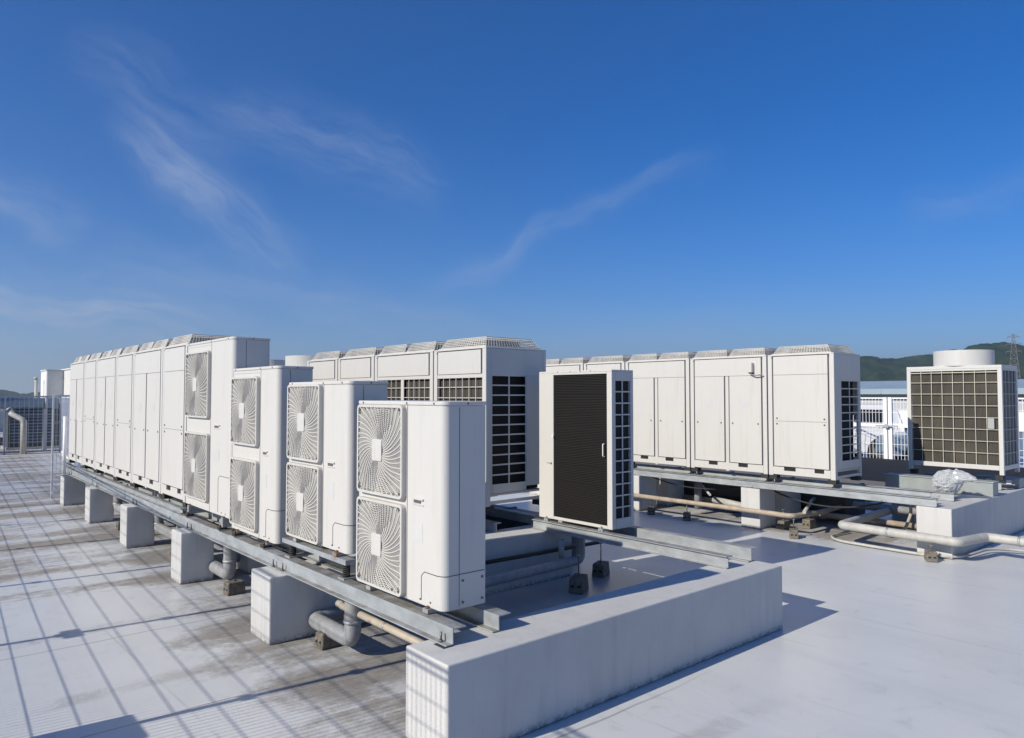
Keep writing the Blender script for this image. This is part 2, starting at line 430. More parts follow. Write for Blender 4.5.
# thin cirrus: noise on the plane of a high cloud layer (direction / height)
tc = N(nt, 'ShaderNodeTexCoord'); sp = N(nt, 'ShaderNodeSeparateXYZ'); nt.links.new(tc.outputs['Generated'], sp.inputs[0])
def mth(kind, a, b=None, clamp=False):
    o = N(nt, 'ShaderNodeMath', operation=kind); o.use_clamp = clamp
    for i, v in enumerate((a, b)):
        if v is None: continue
        if isinstance(v, bpy.types.NodeSocket): nt.links.new(v, o.inputs[i])
        else: o.inputs[i].default_value = v
    return o.outputs[0]
zz = mth('ADD', mth('MAXIMUM', sp.outputs[2], 0.0), 0.09)
cx_, cy_ = mth('DIVIDE', sp.outputs[0], zz), mth('DIVIDE', sp.outputs[1], zz)
cb = N(nt, 'ShaderNodeCombineXYZ'); nt.links.new(cx_, cb.inputs[0]); nt.links.new(cy_, cb.inputs[1])
# cirrus bank lies over the northern (left) part of the sky
wob = N(nt, 'ShaderNodeTexNoise', Scale=7.0, Detail=4.0); nt.links.new(tc.outputs['Generated'], wob.inputs['Vector'])
def streak(ax, az, bx, bz, width, amt):
    """faint streak of cirrus between two sky directions given by (azimuth deg from +y, elevation deg)"""
    def d(a, e): a, e = math.radians(a), math.radians(e); return Vector((math.sin(a) * math.cos(e), math.cos(a) * math.cos(e), math.sin(e)))
    A, B = d(ax, az), d(bx, bz); mid = (A + B).normalized(); nrm = A.cross(B).normalized()
    half = math.acos(max(-1, min(1, A.dot(B)))) / 2
    dn = N(nt, 'ShaderNodeVectorMath', operation='DOT_PRODUCT'); dn.inputs[1].default_value = nrm
    nt.links.new(tc.outputs['Generated'], dn.inputs[0])
    v = mth('ADD', dn.outputs['Value'], mth('MULTIPLY', mth('SUBTRACT', wob.outputs[0], 0.5), 0.10))
    a = mth('ABSOLUTE', v)
    m1 = N(nt, 'ShaderNodeMapRange'); m1.interpolation_type = 'SMOOTHSTEP'; m1.inputs[1].default_value = math.radians(width); m1.inputs[2].default_value = 0.0
    nt.links.new(a, m1.inputs[0])
    dm = N(nt, 'ShaderNodeVectorMath', operation='DOT_PRODUCT'); dm.inputs[1].default_value = mid
    nt.links.new(tc.outputs['Generated'], dm.inputs[0])
    m2 = N(nt, 'ShaderNodeMapRange'); m2.interpolation_type = 'SMOOTHSTEP'; m2.inputs[1].default_value = math.cos(half * 1.1); m2.inputs[2].default_value = math.cos(half * .35)
    nt.links.new(dm.outputs['Value'], m2.inputs[0])
    tan = nrm.cross(mid).normalized()
    dt = N(nt, 'ShaderNodeVectorMath', operation='DOT_PRODUCT'); dt.inputs[1].default_value = tan
    nt.links.new(tc.outputs['Generated'], dt.inputs[0])
    cv = N(nt, 'ShaderNodeCombineXYZ'); nt.links.new(mth('MULTIPLY', dt.outputs['Value'], 4.5), cv.inputs[0]); nt.links.new(mth('MULTIPLY', v, 24.0), cv.inputs[1]); cv.inputs[2].default_value = ax * 7.3 + az
    wn = N(nt, 'ShaderNodeTexNoise', Scale=1.3, Detail=6.0, Roughness=0.70, Distortion=0.0); nt.links.new(cv.outputs[0], wn.inputs['Vector'])
    wr = N(nt, 'ShaderNodeMapRange'); wr.interpolation_type = 'SMOOTHSTEP'; wr.inputs[1].default_value = 0.30; wr.inputs[2].default_value = 0.85; nt.links.new(wn.outputs[0], wr.inputs[0])
    return mth('MULTIPLY', mth('MULTIPLY', mth('MULTIPLY', m1.outputs[0], m2.outputs[0]), mth('ADD', mth('MULTIPLY', wr.outputs[0], 1.0), 0.12)), amt)
F_ = Vector((math.sin(math.radians(40.7)), math.cos(math.radians(40.7)), 0))
def px2ae(u, v):
    a = (u - 512) / 720; b = (369 - v) / 720; p = math.atan(26 / 720)
    f = math.cos(p) - b * math.sin(p); zc = math.sin(p) + b * math.cos(p)
    return 40.7 + math.degrees(math.atan2(a, f)), math.degrees(math.atan2(zc, math.hypot(a, f)))
ST = [((110, 110), (300, 280), 3.4, .50), ((160, 165), (235, 220), 1.9, .34), ((210, 90), (450, 195), 4.2, .30), ((-60, 160), (90, 240), 2.6, .42),
      ((410, 300), (720, 150), 1.6, .30), ((-90, 290), (260, 345), 4.6, .85), ((60, 240), (520, 345), 2.6, .30),
      ((900, 215), (1100, 175), 2.0, .22), ((520, 345), (800, 315), 2.4, .18), ((60, 40), (260, 150), 4.5, .20)]
tot = None
for a, b, wd, am in ST:
    pa, pb = px2ae(*a), px2ae(*b)
    s_ = streak(pa[0], pa[1], pb[0], pb[1], wd, am)
    tot = s_ if tot is None else mth('ADD', tot, s_)
cl = mth('MULTIPLY', tot, 0.95, True)
mx = N(nt, 'ShaderNodeMix'); mx.data_type = 'RGBA'; nt.links.new(cl, mx.inputs[0]); nt.links.new(hs.outputs[0], mx.inputs[6])
mx.inputs[7].default_value = (4.0, 4.7, 6.2, 1)
nt.links.new(mx.outputs[2], bg.inputs[0])
bg.inputs[1].default_value = 0.094
scene.view_settings.view_transform = 'Standard'; scene.view_settings.look = 'None'
scene.view_settings.exposure = 0.22; scene.view_settings.gamma = 1.0

# ------------------------------------------------------------------ setting
def sheet(name, x0, x1, y0, y1, z, mat):
    mb = MB(); v = [mb.bm.verts.new(p) for p in ((x0, y0, z), (x1, y0, z), (x1, y1, z), (x0, y1, z))]; mb.bm.faces.new(v)
    o = mb.build(name, mat); tag(o, kind='structure'); return o
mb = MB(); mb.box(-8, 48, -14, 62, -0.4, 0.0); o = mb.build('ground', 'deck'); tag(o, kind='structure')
sheet('terrain', -9000, 9000, -3000, 9000, -14.0, 'terrain')

def hill(name, pts, dist, depth, base=-14.0):
    """ridge whose crest passes through the given (pixel column, pixel row) sight lines at a real distance"""
    bm = bmesh.new(); cols = []
    n = 260
    for i in range(n):
        t = i / (n - 1); u = pts[0][0] + t * (pts[-1][0] - pts[0][0])
        for (a, b) in zip(pts, pts[1:]):
            if a[0] <= u <= b[0]:
                k = (u - a[0]) / (b[0] - a[0]); k = k * k * (3 - 2 * k); v = a[1] + (b[1] - a[1]) * k; break
        az, el = px2ae(u, v); az = math.radians(az)
        top = CAMH + dist * math.tan(math.radians(el))
        col_ = []
        for j in range(40):
            s_ = j / 39
            d = dist - depth * (1 - s_)
            h = base + (top - base) * (math.sin(s_ * PI / 2) ** 1.2)
            x, y = math.sin(az) * d, math.cos(az) * d
            nz = noise.fractal(Vector((x, y, 0)) * .008, 1.0, 2.0, 5)
            h += nz * 22 * math.sin(s_ * PI) + noise.fractal(Vector((x, y, 3)) * .05, 1.0, 2.0, 3) * 4.5 * min(1, s_ * 3)
            col_.append(bm.verts.new((x, y, h)))
        col_.append(bm.verts.new((math.sin(az) * (dist + 500), math.cos(az) * (dist + 500), base)))
        cols.append(col_)
    for A, B in zip(cols, cols[1:]):
        for j in range(len(A) - 1): bm.faces.new((A[j], B[j], B[j + 1], A[j + 1]))
    mb = MB(); mb.bm.free(); mb.bm = bm
    o = mb.build(name, 'hill', smooth=True); tag(o, kind='structure')
hill('hills', [(560, 392), (700, 372), (790, 366), (845, 363), (861, 359), (873, 357.5), (884, 360), (897, 361), (915, 359.5), (931, 357), (955, 353), (980, 350.5), (1009, 347.5), (1030, 350), (1100, 346), (1200, 355), (1350, 380)], 1900, 900)
hill('hills', [(-160, 394.6), (-60, 394.2), (20, 394.6), (41, 394.0), (60, 394.4), (200, 394), (560, 393.5)], 2600, 600)

# far low building, seen as a pale band over the fence
r_ = empty('warehouse', (112, 0, -14)); tag(r_, 'long low building with pale blue grey roof beyond the parked cars', 'building')
mb = MB(); mb.box(0, 46, -60, 190, 0, 16.2); mb.build('wall', 'farwall', r_)
mb = MB(); mb.prism([(-1.5, 16.2), (47, 16.2), (47, 17.4), (23, 18.6), (-1.5, 17.0)], 'y', -61, 191)
for k in range(60): mb.box(-1.56, -1.5, -60 + k * 4.2, -59.8 + k * 4.2, 16.25, 17.0)
mb.build('roof', 'roofing', r_)
for k in range(14):
    mb = MB(); mb.box(-.05, .15, -50 + k * 17, -44 + k * 17, 11.2, 13.0); f = mb.build('window', 'glass', r_)

# transmission tower
pa = px2ae(1014.5, 380); az = math.radians(pa[0]); D = 1150
tw = empty('transmission_tower', (math.sin(az) * D, math.cos(az) * D, -14), -az); tag(tw, 'lattice power pylon standing in front of the wooded hill', 'pylon')
Ht = CAMH + D * math.tan(math.radians(px2ae(1014.5, 334)[1])) + 14
mb = MB()
def half(z): return 9.0 * (1 - z / Ht) ** 1.1 + 1.1
lv = [Ht * k / 12 for k in range(13)]
for k in range(12):
    z0, z1 = lv[k], lv[k + 1]; h0, h1 = half(z0), half(z1)
    c0 = [(-h0, -h0), (h0, -h0), (h0, h0), (-h0, h0)]; c1 = [(-h1, -h1), (h1, -h1), (h1, h1), (-h1, h1)]
    for i in range(4):
        j = (i + 1) % 4
        mb.bar((*c0[i], z0), (*c1[i], z1), .55); mb.bar((*c0[i], z0), (*c1[j], z1), .35); mb.bar((*c0[j], z0), (*c1[i], z1), .35)
        mb.bar((*c1[i], z1), (*c1[j], z1), .35)
mb.build('lattice_mast', 'pylon', tw)
for zf, wd in ((.96, 6.5), (.86, 8.5), (.76, 8.5)):
    mb = MB(); z = Ht * zf
    for s_ in (-1, 1):
        mb.bar((0, -1, z), (s_ * wd, 0, z + .3), .5); mb.bar((0, 1, z), (s_ * wd, 0, z + .3), .5); mb.bar((0, 0, z + 3), (s_ * wd, 0, z + .3), .4)
        mb.bar((s_ * wd, 0, z + .3), (s_ * wd, 0, z - 3), .35)
    mb.build('cross_arm', 'pylon', tw)

# ------------------------------------------------------------------ plinths
def plinth(x0, x1, y0, y1, h, label, name='concrete_plinth', cat='plinth', group='painted concrete plinths under the equipment'):
    mb = MB(); mb.box(-(x1 - x0) / 2, (x1 - x0) / 2, -(y1 - y0) / 2, (y1 - y0) / 2, 0, h)
    o = mb.build(name, 'curb', bevel=0.013, seg=3, loc=((x0 + x1) / 2, (y0 + y1) / 2, 0)); tag(o, label, cat, group); return o
HC = .563
plinth(2.41, 6.09, 3.36, 3.80, HC, 'long low painted concrete plinth in the foreground with steel beam ends on top')
plinth(2.43, 6.02, 5.93, 6.35, HC, 'long concrete plinth second from the camera, under the coil unit and near fan units')
ords = ['third', 'fourth', 'fifth', 'sixth']
for i, (x, y) in enumerate(((2.45, 8.45), (2.455, 10.9), (2.47, 13.4), (2.49, 15.86))):
    plinth(x, x + .36, y, y + .36, HC, 'short white concrete pier under the left beam, %s support from the near end' % ords[i], 'concrete_pier', 'pier')
    plinth(3.2, 3.62, y, y + .36, HC, 'shaded inner concrete pier under the rear rail, behind the %s left support' % ords[i], 'concrete_pier', 'pier')
for i, y in enumerate((8.45, 10.9, 13.4)):
    plinth(4.9, 6.02, y, y + .38, HC, 'shaded concrete plinth under the middle row, %s back from the coil unit' % ('first', 'second', 'third')[i])
HR = .635
plinth(10.24, 15.9, 3.34, 3.76, HR, 'long painted concrete plinth at the right edge crossed by a thick white pipe')
plinth(10.27, 10.74, 6.03, 6.36, HR, 'white concrete pier under the right beam with a tan pipe in front', 'concrete_pier', 'pier')
plinth(10.22, 10.72, 8.38, 8.72, HR, 'white concrete pier just right of the coil unit grille', 'concrete_pier', 'pier')
plinth(11.1, 11.6, 6.05, 6.4, HR, 'rear concrete pier in shade under the right row near end', 'concrete_pier', 'pier')
plinth(11.1, 11.6, 8.4, 8.75, HR, 'rear concrete pier in deep shade beneath the right row', 'concrete_pier', 'pier')
plinth(10.25, 11.6, 11.0, 11.36, HR, 'far concrete plinth under the hidden end of the right row')
plinth(12.6, 14.2, 4.65, 5.0, HR, 'concrete plinth in shade under the far end of the caged coil chiller')

# ------------------------------------------------------------------ beams
def beam(x, y0, y1, z, h, style, label, fl=.075, group='galvanised steel beams carrying the units'):
    t = .009
    if style == 'z':      # web, top flange away from the viewer, foot flange towards -x
        pts = [(-.05, 0), (t, 0), (t, h - t), (fl + .03, h - t), (fl + .03, h), (0, h), (0, t), (-.05, t)]
    else:                 # channel open towards -x with a small lip
        pts = [(-.022, 0), (fl, 0), (fl, t), (t, t), (t, h - t), (fl, h - t), (fl, h), (-.022, h), (-.022, h - t), (0, h - t), (0, t), (-.022, t)]
    r = empty('steel_beam', (x, (y0 + y1) / 2, z)); tag(r, label, 'beam', group)
    L = (y1 - y0) / 2
    mb = MB(); mb.prism(pts, 'y', -L, L); mb.build('channel_rail', 'galv', r, bevel=.0025, seg=1)
    return r
def bolts(r, ys, x, z, ymid, h=.03):
    for y in ys:
        mb = MB(); mb.cyl((x, y - ymid, z), (x, y - ymid, z + h), .007, 8); mb.cyl((x, y - ymid, z), (x, y - ymid, z + .012), .014, 6)
        mb.build('bolt', 'screw', r)
b1 = beam(2.62, 3.60, 17.0, HC + .004, .10, 'z', 'front left galvanised beam with rust spots ending above the foreground plinth')
bolts(b1, [3.68, 6.05, 6.25, 8.55, 8.7, 10.95, 11.15, 13.5, 15.95], -.03, .009, 10.3, .06)
mb = MB(); mb.box(-.06, .015, -.055, .05, 0, .004); mb.build('shim_plate', 'rubber', b1, loc=(-.01, 3.65 - 10.3, -.004))
beam(3.0, 3.62, 17.0, HC + .004, .10, 'z', 'second galvanised beam end behind the nearest fan unit, with a brown top')
b3 = beam(5.60, 3.60, 6.14, HC + .004, .105, 'c', 'bright galvanised beam in front of the black coil unit')
bolts(b3, [5.12, 5.95], .03, .105, 4.87, .05)
b4 = beam(6.0, 3.615, 6.14, HC + .004, .115, 'z', 'galvanised beam behind the coil unit, its right end on the foreground plinth')
beam(5.12, 6.22, 11.4, HC + .004, .10, 'c', 'shaded beam under the front edge of the middle row')
beam(5.78, 6.32, 11.4, HC + .004, .10, 'c', 'shaded beam under the rear edge of the middle row')
b5 = beam(10.27, 3.52, 11.4, HR + .004, .11, 'c', 'front galvanised beam under the right row, over the white piers')
bolts(b5, [4.2, 6.15, 8.5], -.01, .0, 7.46, .02)
beam(10.36, 3.62, 11.4, HR + .118, .05, 'z', 'upper rail of the right row lying just above the front beam', fl=.05)
beam(11.02, 3.56, 11.4, HR + .004, .11, 'c', 'rear galvanised beam of the right row with a bright cut end')
# raised spacer rail beneath the tall condensers of the left row
beam(2.665, 9.15, 16.9, HC + .108, .06, 'c', 'narrow spacer rail between left beam and tall condensers', fl=.05)

# ------------------------------------------------------------------ fan units
def fan_guard_parts(parent, y0, z0, S, T, off=.038):
    """square guard (S wide along y, T tall): rounded frame, swirl ribs, rings and plain hub plate"""
    cy, cz = y0 + S / 2, z0 + T / 2
    g = empty('fan_guard', (0, cy, cz)); g.parent = parent
    rim = .020
    mb = MB()
    def rr(a, b, rad, n=5):
        pts = []
        for sx, sy, a0 in ((1, 1, 0), (-1, 1, PI / 2), (-1, -1, PI), (1, -1, 3 * PI / 2)):
            pts += circ(sx * (a - rad), sy * (b - rad), rad, n, a0, a0 + PI / 2)
        return pts
    o_, i_ = rr(S / 2, T / 2, .035), rr(S / 2 - rim, T / 2 - rim, .02)
    xs = (-off, -off + .006, -.001)
    rings = []
    for pts, x in ((i_, -.001), (i_, -off), ([(p[0] * .993, p[1] * .993) for p in o_], -off), (o_, -off + .006), (o_, -.001)):
        rings.append([mb.bm.verts.new((x, p[0], p[1])) for p in pts])
    n = len(o_)
    for A, B in zip(rings, rings[1:] + rings[:1]):
        for k in range(n): mb.bm.faces.new((A[k], A[(k + 1) % n], B[(k + 1) % n], B[k]))
    for sy in (-1, 1):
        for sz in (-1, 1):
            pass
    mb.build('guard_frame', 'guard', g)
    mb = MB()
    hx, hy = S / 2 - rim + .004, T / 2 - rim + .004
    def inside(y, z): return abs(y) <= hx and abs(z) <= hy
    RM = math.hypot(hx, hy)
    def dome(r): return -off + .004 - .012 * max(0, 1 - (r / (.95 * hx)) ** 2)
    NS = 44; r0 = .078
    for k in range(NS):
        prev = None
        for q in range(13):
            r = r0 + (RM - r0) * q / 12
            a = 2 * PI * k / NS - .60 * (1 - max(0.0, 1 - (r - r0) / (RM - r0)) ** 1.6)
            p = (dome(r), r * math.cos(a), r * math.sin(a))
            if not inside(p[1], p[2]):
                if prev:
                    # clip to the frame
                    lo, hi = 0.0, 1.0
                    for _ in range(8):
                        m_ = (lo + hi) / 2; t = [prev[i] + (p[i] - prev[i]) * m_ for i in range(3)]
                        if inside(t[1], t[2]): lo = m_
                        else: hi = m_
                    mb.bar(prev, [prev[i] + (p[i] - prev[i]) * lo for i in range(3)], .0031, .0075)
                break
            if prev: mb.bar(prev, p, .0031, .0075)
            prev = p
    mb.build('swirl_ribs', 'guard', g)
    mb = MB(); NR = 27
    for q in range(1, NR + 1):
        r = r0 + (RM - r0) * q / (NR + 1)
        seg = 40
        for k in range(seg):
            a, b = 2 * PI * k / seg, 2 * PI * (k + 1) / seg
            pa_, pb_ = (r * math.cos(a), r * math.sin(a)), (r * math.cos(b), r * math.sin(b))
            if inside(*pa_) and inside(*pb_):
                x = dome(r) + .005
                mb.bar((x, *pa_), (x, *pb_), .0054)
    mb.build('ring_wires', 'guard', g)
    mb = MB(); h = .058
    mb.prism([(p[0], p[1]) for p in rr(.066, .078, .016)], 'x', -off - .016, -off + .012)
    mb.build('hub_plate', 'white', g, bevel=.004)
    mb = MB()
    for sy in (-1, 1):
        for sz in (-1, 1):
            y, z = sy * (hx - .02), sz * (hy - .02)
            mb = MB(); mb.cyl((-off - .004, y, z), (-off + .01, y, z), .007, 10); mb.build('screw', 'screw', g)
    return g

def fan_unit(D, W, H, fans, label, fy0, fS, cover=.22, handle=.62, foot=.03):
    """casing with a rounded near corner, front towards -x, fans on the far side of the front"""
    r = empty('outdoor_fan_unit', (0, 0, 0)); tag(r, label, 'outdoor unit', 'twin fan outdoor units at the near end of the left row')
    mb = MB(); rad = .055; lid = .028
    Hb = H - lid
    colw = fy0 - .012
    out = [(D, 0)] + [(rad + rad * math.cos(a), rad + rad * math.sin(a)) for a in [-PI / 2 - (PI / 2) * k / 8 for k in range(9)]] + [(0, colw), (D, colw)]
    mb.prism(out, 'z', 0, Hb)
    # fan compartment: back, far side, top, floor
    mb.box(D - .02, D, colw + .001, W, 0, Hb); mb.box(0, D - .0205, W - .02, W, 0, Hb)
    mb.box(0, D - .0205, colw + .001, W - .0205, 0, .03); mb.box(0, D - .0205, colw + .001, W - .0205, Hb - .03, Hb)
    # front plate with two round mouths
    ys = (colw + .001, W - .0205); seg = 48
    zc = [z + T / 2 for z, T in fans]; cy = fy0 + fS / 2
    zb = [.03] + [(fans[0][0] + fans[0][1] + fans[1][0]) / 2, Hb - .03]
    R = min(fS, min(T for _, T in fans)) / 2 - .035
    cells = [(zb[0], zb[1]), (zb[1], zb[2])]
    for (za, zt), c in zip(cells, zc):
        outer = []; inner = []
        for k in range(seg):
            a = 2 * PI * (k + .5) / seg; ca, sa = math.cos(a), math.sin(a)
            ty = (ys[1] - cy) / ca if ca > 1e-9 else ((ys[0] - cy) / ca if ca < -1e-9 else 1e9)
            tz = (zt - c) / sa if sa > 1e-9 else ((za - c) / sa if sa < -1e-9 else 1e9)
            t = min(ty, tz); outer.append((cy + t * ca, c + t * sa)); inner.append((cy + R * ca, c + R * sa))
        vo = [mb.bm.verts.new((0, *p)) for p in outer]; vi = [mb.bm.verts.new((0, *p)) for p in inner]
        vb = [mb.bm.verts.new((.09, cy + (p[0] - cy) * .96, c + (p[1] - c) * .96)) for p in inner]
        for k in range(seg):
            j = (k + 1) % seg
            mb.bm.faces.new((vo[k], vo[j], vi[j], vi[k])); mb.bm.faces.new((vi[k], vi[j], vb[j], vb[k]))
            oa, ob = outer[k], outer[j]
            if abs(oa[0] - ob[0]) > 1e-5 and abs(oa[1] - ob[1]) > 1e-5:      # fill the square's corner
                cyy = max(oa[0], ob[0], key=lambda q: abs(q - cy)); czz = max(oa[1], ob[1], key=lambda q: abs(q - c))
                mb.bm.faces.new((vo[k], mb.bm.verts.new((0, cyy, czz)), vo[j]))
    mb.build('casing', 'white', r, bevel=.003, seg=1)
    mb = MB(); mb.box(.17, .175, colw + .01, W - .03, .035, Hb - .035); mb.build('inner_coil', 'cavity', r)
    for c in zc:
        mb = MB(); mb.cyl((.03, cy, c), (.12, cy, c), .07, 20)
        for k in range(3):
            a0 = 2 * PI * k / 3 + .4
            prev = None
            for q in range(10):
                a = a0 + q * 0.19; x = .035 + q * .007
                cur = [mb.bm.verts.new((x, cy + rr_ * math.cos(a + (.35 * (rr_ / R))), c + rr_ * math.sin(a + (.35 * (rr_ / R))))) for rr_ in (.065, R * .5, R * .94)]
                if prev:
                    for i in range(2): mb.bm.faces.new((prev[i], prev[i + 1], cur[i + 1], cur[i]))
                prev = cur
        mb.build('fan_blades', 'blade', r, smooth=True)
    for z, T in fans: fan_guard_parts(r, fy0, z, fS, T)
    # lid with a lip
    lo_ = .006
    out2 = [(D + lo_, -lo_)] + [(rad + (rad + lo_) * math.cos(a), rad + (rad + lo_) * math.sin(a)) for a in [-PI / 2 - (PI / 2) * k / 8 for k in range(9)]] + [(-lo_, W + lo_), (D + lo_, W + lo_)]
    mb = MB(); mb.prism(out2, 'z', Hb + .001, H); mb.build('lid', 'white', r, bevel=.006)
    for y in (.1, colw, W - .07):
        mb = MB(); mb.cyl((-lo_ - .004, y, H - .014), (0, y, H - .014), .007, 8); mb.build('screw', 'screw', r)
    mb = MB(); mb.cyl((D * .55, -lo_ - .004, H - .014), (D * .55, 0, H - .014), .008, 8); mb.build('screw', 'screw', r)
    # gaps between the sheet panels
    mb = MB()
    xs = D * .36
    mb.box(xs, xs + .004, -.0015, .002, .02, Hb - .01)                                       # side seam
    mb.box(rad, D - .01, -.0016, .002, cover, cover + .005)                                # top of the lower cover, on the side
    mb.tube([(-.0005, colw * .58, .03), (-.0005, colw * .58, cover - .03), (-.0005, colw * .50, cover), (-.0005, rad, cover)], .003, 6)
    pts = [(rad - (rad + .0005) * math.cos(a), rad - (rad + .0005) * math.sin(a), cover + .002) for a in [PI / 2 * k / 8 for k in range(9)]]
    mb.tube(pts, .0028, 6)
    mb.box(-.0015, .002, colw - .004, colw + .002, .0, Hb)
    mb.build('panel_seam', 'seam', r)
    for x in (D * .45, D - .03):
        for z in (cover - .04, .04):
            mb = MB(); mb.cyl((x, -.006, z), (x, .002, z), .009, 8); mb.build('screw', 'screw', r)
    for y in (.14, .26):
        mb = MB(); mb.cyl((-.005, y, .035), (.002, y, .035), .006, 8); mb.build('screw', 'screw', r)
    mb = MB(); mb.box(-.0015, .002, colw * .55, colw * .85, H * .30, H * .30 + .13); mb.build('rating_plate', 'plate', r)
    # recessed handle
    zh = H * handle * .78
    mb = MB(); mb.box(-.012, .003, colw * .52, colw * .82, zh + .035, zh + .045); mb.box(-.006, .003, colw * .52, colw * .82, zh, zh + .006)
    mb.build('handle', 'white', r)
    mb = MB(); mb.box(-.003, .002, colw * .60, colw * .80, zh + .012, zh + .034); mb.build('handle_recess', 'seam', r)
    for y in (.16, W - .2):
        mb = MB(); mb.box(-.03, D + .03, y - .03, y + .03, -foot, -.002); mb.build('foot', 'galv', r)
    for y in (.16, W - .2):
        mb = MB(); mb.cyl((-.012, y, -foot), (-.012, y, .012), .009, 8); mb.cyl((-.012, y, -.003), (-.012, y, .008), .016, 6); mb.build('anchor_bolt', 'rust', r)
    return r

u = fan_unit(.345, 1.10, 1.345, [(.008, .626), (.668, .65)], 'nearest and lowest white outdoor unit with two swirl fan guards', .44, .63)
u.location = (2.69, 3.80, .703)
u = fan_unit(.345, 1.10, 1.345, [(.008, .636), (.675, .65)], 'white two-fan unit second from the near end, raised on brackets and springs', .44, .63)
u.location = (2.69, 5.07, .857)
u = fan_unit(.35, 1.12, 1.64, [(.055, .68), (.87, .68)], 'taller white unit, third from the near end, with a blank band between fan guards', .40, .69, cover=.30)
u.location = (2.69, 6.45, .722)
u = fan_unit(.40, 1.50, 1.905, [(.10, .76), (1.03, .76)], 'tallest white two-fan unit, fourth from the near end, next to the flat door cabinets', .655, .805, cover=.42, foot=.1)
u.location = (2.69, 7.62, .80)

# spring mounts / raised brackets under the second unit
br = empty('spring_bracket', (2.66, 5.07, .667)); tag(br, 'galvanised spring mounting frame under the second fan unit', 'bracket')
mb = MB(); mb.box(0, .09, -.02, 1.16, .115, .155); mb.box(.31, .40, -.02, 1.16, .115, .155); mb.build('top_rail', 'galv', br, bevel=.003)
mb = MB(); mb.box(0, .40, 0, .10, 0, .012); mb.box(0, .4, 1.0, 1.1, 0, .012); mb.build('base_plate', 'galv', br)
for y in (.05, 1.04):
    for x in (.045, .355):
        mb = MB(); pts = [(x + .028 * math.cos(t * .7), y + .028 * math.sin(t * .7), .014 + .1 * t / 54) for t in range(55)]
        mb.tube(pts, .006, 6); mb.build('coil_spring', 'rubber', br)
        mb = MB(); mb.cyl((x, y, .01), (x, y, .115), .012, 8); mb.build('bolt', 'rust', br)
# vibration mounts below units 1, 3 and 4
def mount(x, y, z, label):
    r = empty('vibration_mount', (x, y, z)); tag(r, label, 'mount', 'rubber vibration mounts between beam and units')
    mb = MB(); mb.box(-.045, .10, -.055, .055, 0, .008); mb.build('plate', 'galv', r)
    mb = MB(); mb.box(-.035, .05, -.04, .04, .008, .034); mb.build('pad', 'rubber', r, bevel=.006)
    mb = MB(); mb.cyl((-.015, 0, .03), (-.015, 0, .055), .008, 8); mb.cyl((-.015, 0, .034), (-.015, 0, .046), .016, 6); mb.build('bolt', 'rust', r)
for y, l in ((6.62, 'near rubber pad under the third fan unit'), (7.36, 'far rubber pad under the third fan unit'),
             (7.8, 'near dark pad under the tallest fan unit'), (8.9, 'far dark pad under the tallest fan unit')):
    mount(2.665, y, .668, l)

# ------------------------------------------------------------------ tall condenser cabinets (single and double)
def top_guard(parent, cx, cy, sx, sy, z, h=.122):
    g = empty('fan_cage', (cx, cy, z)); g.parent = parent
    k = .84
    mb = MB(); mb.cyl((0, 0, .002), (0, 0, h * .75), min(sx, sy) * .43, 28, cap=False)
    mb.cyl((0, 0, .002), (0, 0, h * .73), min(sx, sy) * .415, 28, cap=False); mb.build('fan_ring', 'cavity', g)
    mb = MB(); mb.cyl((0, 0, .01), (0, 0, h * .5), .08, 16)
    for q in range(4):
        a = q * PI / 2 + .3; R = min(sx, sy) * .40
        c = [(R * f * math.cos(a + d), R * f * math.sin(a + d), zz_) for f, d, zz_ in ((.2, 0, .03), (1, .2, .02), (1, .9, .07), (.2, .7, .06))]
        mb.bm.faces.new([mb.bm.verts.new(p) for p in c])
    mb.build('fan_blades', 'blade', g)
    mb = MB(); a, b = sx / 2, sy / 2; wv = .007
    lo = [(-a, -b), (a, -b), (a, b), (-a, b)]
    def at(i, t, lev):
        s = 1 - (1 - k) * lev; j = (i + 1) % 4
        x = lo[i][0] + (lo[j][0] - lo[i][0]) * t; y = lo[i][1] + (lo[j][1] - lo[i][1]) * t
        return (x * s, y * s, h * lev)
    for i in range(4):
        n = 20
        for q in range(n): mb.bar(at(i, q / n, 0), at(i, q / n, 1), wv)
        for q in range(7): mb.bar(at(i, 0, q / 6), at(i, 1, q / 6), wv * 1.15)
    for q in range(1, 24):
        t = q / 24
        mb.bar(at(0, t, 1), at(2, 1 - t, 1), wv)
    for q in range(1, 6):
        t = q / 6; mb.bar(at(1, t, 1), at(3, 1 - t, 1), wv)
    mb.build('wire_cage', 'wire_guard', g)
    mb = MB(); mb.box(-a - .012, a + .012, -b - .012, b + .012, .001, .012); mb.build('base_plate', 'white_old', g)
    return g

